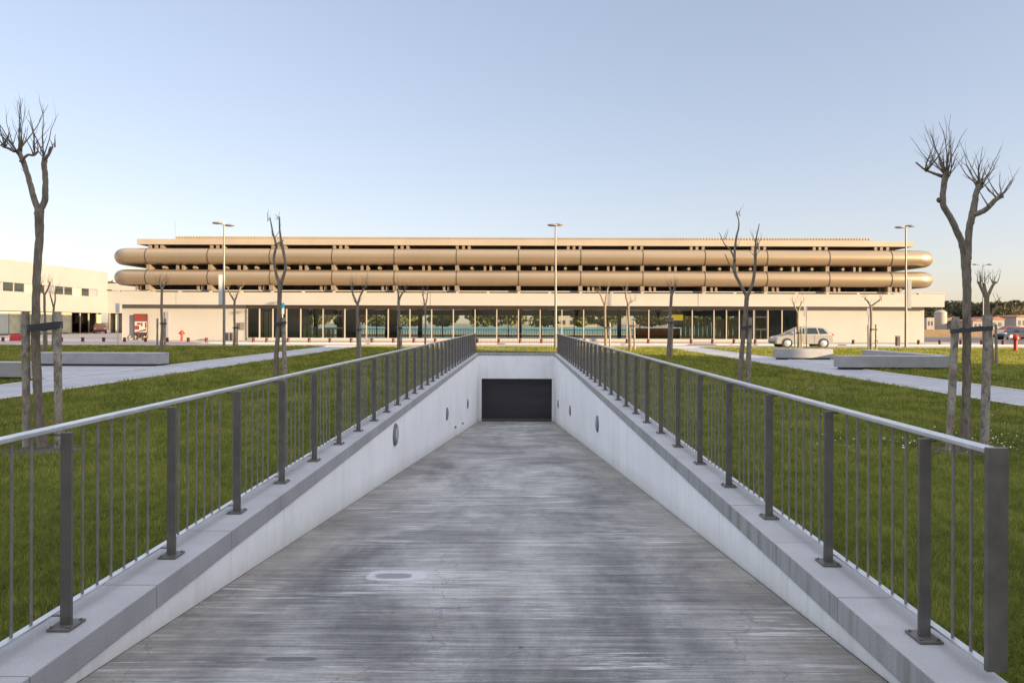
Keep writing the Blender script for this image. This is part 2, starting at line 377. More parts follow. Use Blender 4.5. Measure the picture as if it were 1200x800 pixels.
# ------------------------------------------------------------------ ground, lawns, paths
LX0, LX1, RX0, RX1 = -2.54, -2.21, 1.87, 2.20      # left coping outer/inner, right coping inner/outer
YB = 36.8                                           # back wall of the ramp
def struct(name, mb, mat, **k): return tag(mb.build(name, mat, **k), kind='structure')
def sheet(x0, x1, y0, y1, z, mb=None):
    mb = mb or MB(); return mb.add([(x0,y0,z),(x1,y0,z),(x1,y1,z),(x0,y1,z)], [(0,1,2,3)])
g = MB(); xs = [-2500, LX0, RX1, 2500]; ys = [-2500, -9, YB+.34, 2500]
for i in range(3):
    for j in range(3):
        if i == 1 and j == 1: continue
        sheet(xs[i], xs[i+1], ys[j], ys[j+1], -.07, g)
struct('ground', g, MAT['dirt'])
LPX0, LPX1, RPX0, RPX1 = -13.55, -11.05, 10.2, 12.7
LEDGE = 48.0
LAWN_Z = -.05
for x0, x1, y0 in ((LPX1, LX0, -6), (LX0, RX1, YB+.34), (RX1, RPX0, -6), (-48, LPX0, -6), (RPX1, 60, -6)):
    struct('lawn', sheet(x0, x1, y0, LEDGE, LAWN_Z), MAT['turf'])
for x0, x1 in ((LPX0, LPX1), (RPX0, RPX1)):
    struct('path', sheet(x0+.1, x1-.1, -6, LEDGE, LAWN_Z-.004), MAT['path'])
    k = MB()
    for xa, xb in ((x0, x0+.1), (x1-.1, x1)):
        y = -6
        while y < LEDGE-.5:
            k.box(xa, xb, y+.004, y+.996, -.1, -.03 if xa == x0 or True else 0); y += 1.0
    struct('path_edging', k, MAT['kerb'], bevel=.008)
BAYS = [(-19, LPX0, 19.6, 26.2), (RPX1, 15.75, 25.2, 32.4)]
for b in BAYS: struct('path_bay', sheet(b[0], b[1], b[2], b[3], LAWN_Z+.006), MAT['path'])
# kerb, lane, raised walk in front of the terminal
k = MB(); x = -120
while x < 120: k.box(x+.005, x+1.495, LEDGE, LEDGE+.25, -.1, -.02); x += 1.5
struct('lawn_kerb', k, MAT['kerb'], bevel=.01)
struct('lane', sheet(-120, 120, LEDGE+.25, 54.0, -.06), MAT['plaza'])
k = MB(); x = -120
while x < 120: k.box(x+.005, x+1.495, 54.0, 54.2, -.1, .03); x += 1.5
struct('walk_kerb', k, MAT['kerb'], bevel=.01)
struct('walkway', MB().box(-120, 40, 54.2, 62.2, -.1, .025), MAT['plaza'])
struct('forecourt', sheet(-120, -37, 62.2, 140, -.055), MAT['plaza'])
struct('road', sheet(38, 400, 64, 88, -.055), MAT['asphalt'])
struct('verge', sheet(-300, 500, 96, 400, -.06), MAT['field'])

# ------------------------------------------------------------------ ramp
def fz(Y): return 0.0 if Y < 1.5 else -.2 - .104*(Y-3.43)
ramp_m = MB()
prof = [(-9, 0), (1.5, 0)] + [(y, fz(y)) for y in range(2, 38)]
vs = []; fs = []
for y, z in prof: vs += [(-2.20, y, z), (1.86, y, z)]
for i in range(len(prof)-1): fs.append((2*i, 2*i+1, 2*i+3, 2*i+2))
ramp_m.add(vs, fs); struct('driveway_ramp', ramp_m, MAT['ramp'])
struct('driveway', sheet(-2.6, 2.3, -8.99, -9.0+.01, 0), MAT['ramp']) if False else None

for xa, xb in ((-2.23, -2.20), (1.86, 1.89)):
    g_ = MB()
    for (ya, za), (yb, zb) in zip(prof, prof[1:]): g_.add([(xa,ya,za-.012),(xb,ya,za-.012),(xb,yb,zb-.012),(xa,yb,zb-.012)], [(0,1,2,3)])
    struct('drain_joint', g_, MAT['interior_dark'])
def side_wall(label, xin, xout, sgn, joints0, pitch):
    t = thing('retaining_wall', label, 'wall', (xin, 1.5, 0))
    rec = xin + sgn*.015                             # wall face sits 15 mm behind the coping edge
    a, b_ = sorted((rec, xout))
    poly = [(1.6, -.15), (1.6, -.35)] + [(YB, fz(YB)-.5)] + [(YB, -.15)]
    MB().prism([(y, z) for y, z in [(.6,-.15),(.6,-.6),(YB,-4.3),(YB,-.15)]], 'x', a, b_).build('wall_face', MAT['render'], t)
    c = MB(); y = joints0 - pitch*12
    a, b_ = sorted((xin, xout))
    while y < YB + .3:
        y1 = min(y+pitch, YB+.33)
        c.box(a, b_, y+.003, y1-.003, -.15, random.uniform(-.0015,.0015)); y += pitch
    c.build('coping', MAT['coping' if sgn > 0 else 'coping_clean'], t, bevel=.006)
    return t
side_wall('white rendered ramp wall with grey stone coping, on the left of the driveway', LX1, LX0, -1, 4.17, 1.08)
side_wall('white rendered ramp wall with algae-streaked stone coping, on the right of the driveway', RX0, RX1, 1, 4.01, 1.02)
t = thing('end_wall', 'white wall above the dark garage door at the foot of the ramp', 'wall', (-.17, YB, -3.7))
MB().box(LX1-.01, RX0+.01, YB, YB+.25, -1.37, -.12).build('lintel', MAT['render'], t)
MB().box(LX1-.01, -2.05, YB+.02, YB+.6, -4.2, -1.37).build('jamb', MAT['render'], t)
MB().box(1.76, RX0+.01, YB+.02, YB+.6, -4.2, -1.37).build('jamb', MAT['render'], t)
c = MB(); x = LX1
while x < RX0-.1: c.box(x+.003, min(x+1.02, RX0)-.003, YB-.02, YB+.33, -.12, 0); x += 1.02
c.build('coping', MAT['coping'], t, bevel=.006)
d = MB(); z = -4.0
while z < -1.4: d.box(-2.05, 1.76, YB+.40, YB+.44, z+.001, min(z+.118,-1.36)); z += .119
gd = d.build('garage_door', MAT['door'], t, bevel=.003)
MB().box(-2.05, 1.76, YB+.385, YB+.46, fz(YB)-.01, fz(YB)+.09).build('bottom_rail', MAT['steel'], gd)

def bulkhead(x, Y, z, sgn, label):
    t = thing('wall_light', label, 'wall light', (x, Y, z), 'round bulkhead lights on the ramp walls')
    def disc(r0, r1, d0, d1, nm, m):
        b = MB(); n = 24; vs = []; fs = []
        for (r, d) in ((r0,0),(r0,d0),(r1,d1)):
            for k in range(n):
                a = 2*math.pi*k/n; vs.append((x+sgn*d, Y+r*math.cos(a), z+r*math.sin(a)))
        for i in range(2):
            for k in range(n): fs.append((i*n+k, i*n+(k+1)%n, (i+1)*n+(k+1)%n, (i+1)*n+k))
        fs.append(tuple(2*n+k for k in range(n))); b.add(vs, fs); return b.build(nm, m, t, smooth=True, auto=True)
    disc(.20, .18, .02, .035, 'housing', MAT['bulkhead'])
    disc(.13, .09, .04, .055, 'lens', MAT['bulkhead_lens'])
for i, (Y, z) in enumerate(((12.2,-.39),(20.9,-1.17),(29.2,-1.84))):
    bulkhead(LX1-.015, Y, z, 1, 'round grey bulkhead light on the left ramp wall, ' + ('nearest the camera','halfway down','nearest the garage door')[i])
for i, (Y, z) in enumerate(((16.4,-.8),(25.2,-1.6),(33.0,-2.28))):
    bulkhead(RX0+.015, Y, z, -1, 'round grey bulkhead light on the right ramp wall, ' + ('nearest the camera','halfway down','nearest the garage door')[i])
for Y in (23.5, 26.5):
    tag(MB().lathe([(.05,-.03),(.05,.03)], (LX1+.0, Y, fz(Y)+.32), 12).build('drain_outlet', MAT['bulkhead']),
        'small dark drain outlet low on the left ramp wall, ' + ('the nearer of two' if Y < 25 else 'the farther of two'), 'drain')

# ------------------------------------------------------------------ railings
def railing(label, sgn, xpi, xpo, xro, y0):
    """posts from xpi (inner) to xpo, rails from xpo to xro, along Y"""
    t = thing('railing', label, 'railing', ((xpi+xro)/2, 3.1, 0))
    pitch = 1.085; n = 31; yend = 38.0
    bx = xro-sgn*.033
    a, b_ = sorted((xro-sgn*.066, xro))
    MB().box(a, b_, 3.085, yend, 1.022, 1.047).build('top_rail', MAT['steel_bright'], t, bevel=.005)
    MB().box(min(bx-.02,bx+.02), bx+.02, 3.09, yend, .052, .064).build('bottom_rail', MAT['steel_bright'], t)
    pa, pb = sorted((xpi, xpo-sgn*.002))
    m = MB().box(pa, pb, -.008, .008, .011, 1.020)
    for z in (.052, 1.0): m.box(min(xpo, bx), max(xpo, bx), -.009, .009, z+.0015, z+.0105)
    p0 = None
    plate = MB().box(pa-.03, pb+.03, -.07, .07, .001, .013)
    for dx in (pa-.015, pb+.015):
        for dy in (-.05, .05): plate.lathe([(.009,0),(.009,.009)], (dx, dy, .013), 6)
    po = None
    for i in range(n+1):
        y = y0 + i*pitch
        if po is None:
            po = m.build('post', MAT['steel'], None, bevel=.002); po.parent = t; po.location = (-t.location.x, y-t.location.y, 0)
            pl = plate.build('base_plate', MAT['steel'], None, bevel=.002); pl.parent = po
        else:
            q = po.copy(); COL.objects.link(q); q.parent = t; q.location = (-t.location.x, y-t.location.y, 0)
            ql = pl.copy(); COL.objects.link(ql); ql.parent = q
    ea, eb = sorted((xro-sgn*.064, xro+sgn*.03))
    MB().box(ea, eb, 3.06, 3.084, .045, 1.050).build('end_post', MAT['steel'], t, bevel=.002)
    # balusters: the 100 nearest are parts, the rest one object
    step = pitch/8; ys_ = []; y = y0 - 3*step
    while y < yend:
        k = round((y-y0)/step)
        if k % 8: ys_.append(y)
        y += step
    bal = MB().lathe([(.0075,.064),(.0075,1.022)], (0,0,0), 8).build('baluster', MAT['steel_bar'], None, smooth=True, auto=True)
    for i, y in enumerate(ys_[:100]):
        q = bal if i == 0 else bal.copy()
        if i: COL.objects.link(q)
        q.parent = t; q.location = (bx-t.location.x, y-t.location.y, 0)
    rest = MB()
    for y in ys_[100:]: rest.lathe([(.0075,.064),(.0075,1.022)], (bx, y, 0), 6)
    o = rest.build('baluster', MAT['steel_bar'], t); o['kind'] = 'stuff'
    return t
railing('dark steel railing with thin balusters along the left edge of the ramp', -1, -2.352, -2.414, -2.505, 3.595)
railing('dark steel railing with thin balusters along the right edge of the ramp', 1, 2.042, 2.104, 2.165, 3.49)
t = thing('railing', 'thin railing crossing behind the far end of the ramp, above the garage door', 'railing', (-.17, 38.0, 0))
MB().box(-2.445, 2.10, 37.97, 38.03, 1.03, 1.047).build('top_rail', MAT['steel_bright'], t)
MB().box(-2.445, 2.10, 37.98, 38.02, .052, .064).build('bottom_rail', MAT['steel_bright'], t)
bal = None; x = -2.31
while x < 2.08:
    q = MB().lathe([(.0065,.064),(.0065,1.03)], (0,0,0), 6).build('baluster', MAT['steel_bar']) if bal is None else bal.copy()
    if bal is None: bal = q
    else: COL.objects.link(q)
    q.parent = t; q.location = (x+.17, 0, 0); x += .136

# ------------------------------------------------------------------ benches
def bench(label, x0, x1, y0, y1, z1=.45):
    t = thing('stone_bench', label, 'bench', ((x0+x1)/2, (y0+y1)/2, -.05), 'concrete benches beside the paths')
    MB().box(x0, x1, y0, y1, .03, z1).build('seat_block', MAT['bench'], t, bevel=.012)
    MB().box(x0+.12, x1-.12, y0+.08, y1-.08, -.06, .03).build('plinth', MAT['interior_dark'], t)
bench('long pale concrete bench behind the left path, cut by the left edge of the photo', -19.5, -14.1, 19.4, 19.95)
bench('long pale concrete bench on the left paved bay, right of the staked tree', -18.3, -13.5, 25.6, 26.3)
bench('long concrete bench in shade at the near side of the right paved bay', 11.75, 15.7, 25.0, 25.55)
bench('short concrete bench half in sunlight in front of the silver car', 12.05, 14.7, 32.0, 32.5)
bench('concrete bench running away from the camera behind the shaded right bench', 15.75, 16.3, 25.7, 31.4)

# ------------------------------------------------------------------ terminal building
TY, FY, WY = 60.0, 60.2, 61.15
def tx(px, Y): return (px-VX)/F*Y
T = thing('terminal_building', 'long low cream terminal with two bronze tubes wrapped round it and a glazed ground floor', 'building', (0, 62, 0))
wl = MB().box(tx(143,WY), tx(289,WY), WY, WY+.3, -.06, 3.2); wl.box(tx(143,WY), tx(143,WY)+.3, WY+.3, 80, -.06, 3.2)
wl.build('wall', MAT['white_paint'], T)
xr0, xr1, xr2 = tx(936,WY), tx(1061,WY), tx(1083,WY)
MB().prism([(xr0,WY),(xr1,WY),(xr2,WY),(xr2,82),(xr2-.3,82),(xr2-.3,WY+.6),(xr1,WY+.3),(xr0,WY+.3)], 'z', -.06, 3.16).build('wall', MAT['white_paint'], T)
MB().box(tx(193.5,WY), tx(198,WY), WY-.09, WY-.002, 0, 2.55).build('side_door', MAT['sign_grey'], T)
MB().box(tx(282,WY), tx(287,WY), WY-.16, WY-.002, 1.0, 1.62).build('meter_box', MAT['lamp'], T, bevel=.01)
fx0, fx1 = tx(131,FY), tx(1107,FY)
fb = MB(); cuts = [fx0, tx(206,FY), tx(504,FY), tx(818,FY), fx1]
for a, b_ in zip(cuts, cuts[1:]): fb.box(a+.02, b_-.02, FY, FY+.3, 3.17, 4.28)
fb.build('fascia', MAT['fascia'], T)
MB().box(fx0+.05, fx1-.05, FY+.05, 82, 3.22, 4.2).build('canopy_slab', MAT['ceiling'], T)
cap = MB().box(fx0, fx1, FY-.03, FY+.33, 4.38, 4.47)
x = tx(608,FY); xs_ = [x+i*2.72 for i in range(-13, 14)]
for x in xs_:
    if fx0 < x < fx1: cap.box(x-.12, x+.12, FY-.02, FY+.3, 4.275, 4.385)
cap.build('parapet_rail', MAT['fascia'], T)
# upper storey
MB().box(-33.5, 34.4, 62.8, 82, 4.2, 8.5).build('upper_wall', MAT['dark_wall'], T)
uw = MB(); x = -33
while x < 34: uw.box(x, x+.12, 62.7, 62.8, 4.3, 8.4); x += 1.08
uw.build('upper_mullions', MAT['tube_ring'], T)
MB().box(tx(160,TY), tx(1070,TY), TY+.0, 82, 8.45, 8.93).build('roof_slab', MAT['roof_clad'], T)
rf = MB().box(tx(205,TY), tx(1020,TY), TY+.12, 81, 8.93, 9.13)
rb = MB(); x = tx(206,TY); i = 0
while x < tx(1019,TY):
    rb.box(x, x+.15, TY+.07, TY+.3, 9.02, 9.19); x += .255
rf.build('roof_parapet', MAT['roof_clad'], T); rb.build('parapet_ribs', MAT['roof_clad'], T)
jx = [tx(607.6+72.2*k, TY) for k in range(-6, 7)]
def duct(zc, r, nm):
    xl, xr = tx(135,TY)+r-.5, tx(1093,TY)-r+.42; b = 1.15; pts = [(xl, 74, zc), (xl, 66, zc)]
    for k in range(0, 9):
        a = math.pi/2*k/8; pts.append((xl+b-b*math.cos(a), TY+b-b*math.sin(a), zc))
    n = 28
    for k in range(1, n): pts.append((xl+b+(xr-xl-2*b)*k/n, TY, zc))
    for k in range(0, 9):
        a = math.pi/2*k/8; pts.append((xr-b+b*math.sin(a), TY+b-b*math.cos(a), zc))
    pts += [(xr, 66, zc), (xr, 74, zc)]
    o = MB().tube(pts, r, 36).build(nm, MAT['tube'], T, smooth=True)
    ring = []
    for x in jx:
        MB().tube([(x-.035,TY,zc),(x+.035,TY,zc)], r+.022, 36).build('joint_ring', MAT['tube_ring'], o, smooth=True, auto=True)
d1 = duct(7.40, .715, 'duct'); d2 = duct(5.56, .685, 'duct')
for x in jx:
    s = 1 if x < -.5 else (-1 if x > .5 else 0)
    b = MB()
    for q in ((0, .55, 1.05) if s else (0,)): b.box(x+s*q-.12, x+s*q+.12, TY+.1, 62.8, 8.05, 8.449)
    b.build('roof_bracket', MAT['bracket'], T)
    b = MB().box(x-.15, x+.15, TY-.15, 62.8, 6.2, 6.72)
    if s:
        for q in (2.45, 2.95): b.box(x+s*q-.10, x+s*q+.10, TY+.05, 62.8, 6.2, 6.66)
    b.build('tube_bracket', MAT['bracket'], T)
    b = MB()
    for q in ((1.3, 4.0) if s else (1.3, -1.3)):
        b.tube([(x+(s or 1)*q, TY-.05, 6.44), (x+(s or 1)*q, 62.8, 6.42)], .13, 14)
    b.build('pipe_stub', MAT['bracket'], T, smooth=True, auto=True)
    b = MB().box(x-.17, x+.17, TY-.25, 62.8, 4.47, 4.9)
    if s:
        for q in (-.75, -1.15): b.box(x+s*q-.1, x+s*q+.1, TY+.1, 62.8, 4.47, 4.88)
    b.build('lower_bracket', MAT['bracket'], T)
# ground floor glazing
mpx = [290,304.4,320,336,352.6] + [607.6+25.42*k for k in range(-9, 10)] + [851,866,883,899.6,916,935.5]
mx = [tx(p, WY) for p in mpx]
MB().box(mx[0], mx[-1], WY-.12, WY+.2, .02, .27).build('plinth', MAT['fascia'], T)
MB().box(mx[0], mx[-1], WY-.02, WY+.2, 2.86, 3.19).build('glazing_header', MAT['ceiling'], T)
m0 = None
for x in mx:
    if m0 is None: m0 = MB().box(x-.042, x+.042, WY-.10, WY+.12, .27, 2.86).build('mullion', MAT['mullion'], T); X0 = x
    else: q = m0.copy(); COL.objects.link(q); q.parent = T; q.location = (x-X0, 0, 0)
for a, b_ in zip(mx, mx[1:]):
    MB().box(a+.044, b_-.044, WY, WY+.012, .271, 2.859).build('glass_pane', MAT['glass'], T)
for a, b_ in ((378.6, 404), (883, 899.6)):
    d = MB(); xa, xb = tx(a,WY)+.06, tx(b_,WY)-.06
    for (p, q, r, s_) in ((xa,xa+.09,.28,2.85),(xb-.09,xb,.28,2.85),(xa+.09,xb-.09,1.1,1.2),(xa+.09,xb-.09,2.2,2.28),((xa+xb)/2-.04,(xa+xb)/2+.04,.28,1.1)):
        d.box(p, q, WY-.06, WY-.005, r, s_)
    d.build('door_frame', MAT['interior_dark'], T)
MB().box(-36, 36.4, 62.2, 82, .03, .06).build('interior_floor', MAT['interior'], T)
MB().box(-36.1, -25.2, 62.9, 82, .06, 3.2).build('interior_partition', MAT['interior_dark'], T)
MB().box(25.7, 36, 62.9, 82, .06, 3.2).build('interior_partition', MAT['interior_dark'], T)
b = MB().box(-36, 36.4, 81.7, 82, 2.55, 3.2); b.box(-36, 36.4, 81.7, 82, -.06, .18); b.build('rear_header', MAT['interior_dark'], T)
b = MB(); x = -25
while x < 26: b.box(x-.05, x+.05, 81.7, 81.9, .18, 2.55); x += 3.94
b.build('rear_mullions', MAT['interior_dark'], T)
b = MB().box(-25, 14, 80.9, 80.95, .85, .92); x = -25
while x < 14: b.box(x, x+.045, 80.9, 80.95, .06, .85); x += .3
b.build('interior_balustrade', MAT['interior_dark'], T)
# partitions in the lobby, lit by the low sun through the glass
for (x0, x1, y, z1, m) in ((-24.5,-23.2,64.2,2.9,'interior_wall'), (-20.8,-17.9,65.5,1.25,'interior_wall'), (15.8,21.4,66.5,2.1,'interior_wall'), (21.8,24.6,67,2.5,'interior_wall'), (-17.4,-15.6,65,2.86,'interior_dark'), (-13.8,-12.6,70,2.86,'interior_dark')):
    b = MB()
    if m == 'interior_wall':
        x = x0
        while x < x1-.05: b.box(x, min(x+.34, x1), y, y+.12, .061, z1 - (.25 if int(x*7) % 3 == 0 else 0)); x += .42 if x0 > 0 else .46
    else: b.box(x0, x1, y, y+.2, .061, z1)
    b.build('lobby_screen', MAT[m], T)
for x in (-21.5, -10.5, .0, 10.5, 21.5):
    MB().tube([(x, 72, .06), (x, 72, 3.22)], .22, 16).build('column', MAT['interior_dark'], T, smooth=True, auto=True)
t = thing('hanging_sign', 'yellow rectangular sign hanging inside the glazed lobby', 'sign', (tx(795,66), 66, 2.0))
MB().box(tx(788,66), tx(800.5,66), 66, 66.08, 1.95, 2.5).build('panel', MAT['yellow'], t)
MB().box(tx(788.5,66), tx(800,66), 66, 66.07, 1.3, 1.94).build('lower_panel', MAT['blue_wall'], t)
MB().box(tx(794,66)-.02, tx(794,66)+.02, 66.02, 66.05, 2.5, 3.22).build('hanger', MAT['interior_dark'], t)
t = thing('counter', 'long orange service counter inside the glazed lobby', 'counter', (12, 67, .06))
MB().box(tx(745,67), tx(797,67), 67, 67.5, .5, 1.12).build('front_panel', MAT['orange'], t)
MB().box(tx(744,67), tx(798,67), 66.9, 67.6, 1.12, 1.17).build('top', MAT['interior_dark'], t)
MB().box(tx(745,67), tx(797,67), 67.05, 67.5, .06, .5).build('base', MAT['interior_dark'], t)
# antenna
MB().tube([(tx(205,66), 66, 8.9), (tx(205,66), 66, 11.4)], .02, 6).build('antenna', MAT['lamp'], T)

# ------------------------------------------------------------------ left building and its link
LB = thing('side_building', 'white two-storey building with a ribbon window receding on the left', 'building', (-64, 90, 0))
z0, z1 = -.06, 9.6
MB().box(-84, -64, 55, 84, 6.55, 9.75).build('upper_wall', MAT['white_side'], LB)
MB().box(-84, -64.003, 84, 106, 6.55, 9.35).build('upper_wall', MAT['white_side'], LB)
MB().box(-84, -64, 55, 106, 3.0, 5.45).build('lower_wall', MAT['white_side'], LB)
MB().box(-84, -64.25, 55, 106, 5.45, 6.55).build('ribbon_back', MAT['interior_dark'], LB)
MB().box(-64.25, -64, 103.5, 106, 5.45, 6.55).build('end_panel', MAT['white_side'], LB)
y = 56; i = 0
while y < 103:
    f_ = MB()
    f_.box(-64.2, -64.05, y, y+.08, 5.45, 6.55); f_ = f_.build('window_frame', MAT['mullion'], LB)
    MB().box(-64.18, -64.15, y+.08, y+1.9, 5.452, 6.548).build('pane', MAT[('car_glass','car_glass','interior_wall','car_glass','sign_grey')[i % 5]], f_)
    y += 1.9; i += 1
MB().box(-84, -65, 55, 106, -.06, 3.0).build('recessed_wall', MAT['interior_wall'], LB)
y = 56
while y < 105: MB().box(-64.5, -64.35, y, y+.1, -.06, 3.0).build('shopfront_mullion', MAT['mullion'], LB); y += 2.0
y = 56; i = 0
while y < 103:
    MB().box(-64.45, -64.42, y+.1, y+2.0, .1, 2.95).build('shopfront_pane', MAT['curtain'] if i < 15 else (MAT['interior_wall'] if i < 21 else MAT['glass']), LB); y += 2.0; i += 1
LK = thing('link_wing', 'low white wing joining the terminal to the building on the left', 'building', (-50, 107, 0))
MB().box(-64, -36.5, 106, 116, 3.0, 7.6).build('wall', MAT['white_paint'], LK)
MB().box(-64, -36.5, 106.8, 116, -.06, 3.0).build('recess', MAT['interior_dark'], LK)
MB().box(-64.1, -36.4, 105.85, 106, 6.5, 6.65).build('string_course', MAT['tube_ring'], LK)
b = MB(); x = -63
while x < -37: b.box(x, x+.12, 106.4, 106.6, -.06, 3.0); x += 2.2
b.build('mullions', MAT['mullion'], LK)
# office block out of frame on the right whose shade covers the lawns
OB = thing('office_block', 'plain concrete office block standing out of frame to the right, shading the lawns', 'building', (53, -30, 0))
MB().box(47, 60, -75, 5, -.06, 18.9).build('wall', MAT['office'], OB)
for fl in range(5):
    w_ = MB(); y = -74
    while y < 3: w_.box(46.9, 46.997, y, y+1.6, fl*3.4+1.2, fl*3.4+2.8); y += 2.6
    w_.build('window_row', MAT['car_glass'], OB)

# ------------------------------------------------------------------ pole lamps, signs, bollards, hydrants, bins
def lamp(label, px, pyb, pyt, banner, heads):
    b = PG(px, pyb, -.02); Y = b.y; top = P(px, pyt, Y)
    t = thing('street_lamp', label, 'street lamp', (b.x, Y, -.04), 'double-headed lamp posts')
    MB().tube([(b.x,Y,-.05),(b.x,Y,2.5),(top.x,Y,top.z-.05)], [.095,.085,.05], 14).build('pole', MAT['lamp'], t, smooth=True, auto=True)
    MB().lathe([(.2,0),(.2,.03),(.13,.05)], (b.x,Y,-.045), 14).build('base_flange', MAT['lamp'], t)
    for dx, dz, dy in heads:
        q = Vector((top.x, Y, top.z-.15)); e = Vector((top.x+dx, Y+dy, top.z+dz))
        a = MB().tube([q, q.lerp(e,.45)+Vector((0,0,.04)), e], [.035,.03,.03], 8).build('arm', MAT['lamp'], t, smooth=True)
        MB().ellipsoid((e.x, e.y, e.z), .36, .22, .085, 16, 8).build('lamp_head', MAT['lamp'], a, smooth=True)
    if banner:
        side, y0, y1, m = banner
        p0 = P(px, y0, Y); p1 = P(px, y1, Y)
        bb = MB().box(*sorted((b.x+side*.10, b.x+side*.38)), Y-.03, Y+.03, p1.z, p0.z)
        bn = bb.build('banner', MAT[m], t, bevel=.01)
        for z in (p0.z-.1, p1.z+.1): MB().box(*sorted((b.x, b.x+side*.1)), Y-.02, Y+.02, z-.02, z+.02).build('bracket', MAT['lamp'], bn)
    return t
lamp('tall double-headed lamp post with a white banner, left part of the terminal', 262.5, 405.5, 262, (-1, 322, 357, 'sign_white'), [(-.42,.02,-.1),(.32,-.1,.15)])
lamp('tall double-headed lamp post in the middle, right above the ramp', 651, 407.5, 263, None, [(-.22,-.12,-.5),(.2,.04,.4)])
lamp('tall double-headed lamp post with a grey banner at the right end of the terminal', 1061.5, 407, 265, (1, 327, 361, 'sign_grey'), [(-.5,-.1,-.1),(.42,.04,.2)])
lamp('small distant double-headed lamp post behind the bushy tree at far right', 1152, 396.5, 310, None, [(-.95,.02,0),(.8,.02,0)])

def pole_sign(label, px, pyb, y0, y1, w_, m, cap=None, Y=None, off=0.0):
    b = PG(px, pyb, -.04); t = thing('pole_sign', label, 'sign', (b.x, b.y, -.05))
    q0 = P(px, y0, b.y); q1 = P(px, y1, b.y)
    MB().tube([(b.x,b.y,-.05),(b.x,b.y,q0.z-.05)], .035, 10).build('pole', MAT['sign_white'] if m != 'sign_grey' else MAT['lamp'], t, smooth=True)
    MB().box(b.x-w_/2+off, b.x+w_/2+off, b.y-.06, b.y-.038, q1.z, q0.z).build('panel', MAT[m], t, bevel=.008)
    if cap:
        q2 = P(px, y0-4, b.y)
        MB().box(b.x-w_/2-.02+off, b.x+w_/2+.02+off, b.y-.065, b.y-.036, q0.z-.12, q2.z).build('header', MAT[cap], t, bevel=.008)
pole_sign('pole sign with a pale rectangular panel at the left end of the terminal', 138, 404, 355, 366, .30, 'sign_white')
pole_sign('pole sign with a blue top and white panel beside a bare tree on the left', 331, 404.5, 359, 368, .28, 'sign_white', 'sign_blue')
pole_sign('thin pole sign with a narrow dark panel behind the bonnet of the silver car', 945, 407.8, 359, 370.5, .17, 'sign_grey', off=-.13)
pole_sign('grey rectangular sign on a pole beside the small tree at the right end wall', 1018, 407, 361, 370, .32, 'sign_grey')

bpx = [3.5, 72, 97, 121.5, 146, 170.5, 196, 220.6, 242] + [297, 312.5, 337.6, 362.4, 386.6, 411.6, 436, 461, 485, 510] + [559.5+25.05*k for k in range(0, 17)] + [974.5, 1000, 1027, 1051, 1076.5, 1101.5, 1126, 1150.5, 1175.6]
bpx = [p for p in bpx if abs(p-960) > 30 or p > 970]
marks = [(-20, 'the left edge of the photo'), (165, 'the advertising board'), (213, 'the left hydrant'), (262, 'the white-banner lamp post'), (331, 'the blue-topped sign'), (468, 'the hooked small tree'), (556, 'the far end of the left railing'), (651, 'the middle lamp post'), (785, 'the leaning tree'), (880, 'the forked tree at right'), (972, 'the silver car'), (1061, 'the right lamp post')]
ordn = ['first','second','third','fourth','fifth','sixth','seventh','eighth','ninth']
b0 = None; cnt = {}
for p in bpx:
    mk = [m for m in marks if m[0] < p][-1][1]; cnt[mk] = cnt.get(mk, 0)+1
    lab = 'short red bollard, %s to the right of %s' % (ordn[cnt[mk]-1], mk)
    loc = Vector((tx(p, 55.2), 55.2, .025))
    if b0 is None:
        b0 = thing('bollard', lab, 'bollard', loc, 'short red bollards along the terminal pavement')
        MB().lathe([(.115,0),(.115,.22),(.085,.25)], loc, 14).build('body', MAT['dark_red'], b0, smooth=True, auto=True)
        MB().lathe([(.085,.25),(.09,.27),(.13,.29),(.125,.335),(.08,.35)], loc, 14).build('cap', MAT['dark_red'], b0, smooth=True, auto=True)
    else: dup(b0, loc, lab)

def hydrant(label, px, pyb, h):
    b = PG(px, pyb, 0); t = thing('fire_hydrant', label, 'hydrant', b, 'red pillar hydrants'); s = h
    MB().lathe([(.16*s,0),(.16*s,.05*s),(.10*s,.07*s),(.10*s,.62*s)], b, 16).build('barrel', MAT['red'], t, smooth=True, auto=True)
    MB().lathe([(.10*s,.62*s),(.17*s,.64*s),(.18*s,.70*s),(.17*s,.82*s),(.13*s,.92*s),(.05*s,.98*s),(.04*s,1.0*s)], b, 16).build('bonnet', MAT['red'], t, smooth=True, auto=True)
    for sg in (-1, 1):
        MB().tube([b+Vector((sg*.1*s,0,.73*s)), b+Vector((sg*.27*s,-.02,.73*s))], .06*s, 10).build('outlet', MAT['red'], t, smooth=True, auto=True)
hydrant('red fire hydrant in front of the blank cream wall at left', 213, 400, .95)
hydrant('red fire hydrant on the lawn edge at far right, by the dark car', 1190, 411, 1.05)
hydrant('red fire hydrant half hidden behind the left foreground tree', 54, 393.5, .95)
def bin_(label, px, pyb, w_, h, m='interior_dark'):
    b = PG(px, pyb, 0); t = thing('litter_bin', label, 'bin', b)
    MB().box(b.x-w_/2, b.x+w_/2, b.y-w_/2, b.y+w_/2, 0, h*.9).build('body', MAT[m], t, bevel=.015)
    MB().box(b.x-w_/2-.02, b.x+w_/2+.02, b.y-w_/2-.02, b.y+w_/2+.02, h*.9+.02, h).build('lid', MAT[m], t, bevel=.015)
bin_('dark slim litter bin, the left of a pair by the left lamp post', 266, 399.5, .22, .75)
bin_('dark slim litter bin, the right of a pair by the left lamp post', 270.7, 399.5, .22, .75)
bin_('dark brown litter bin left of the right-hand lamp post', 1052, 405, .26, .75, 'poster_dark')
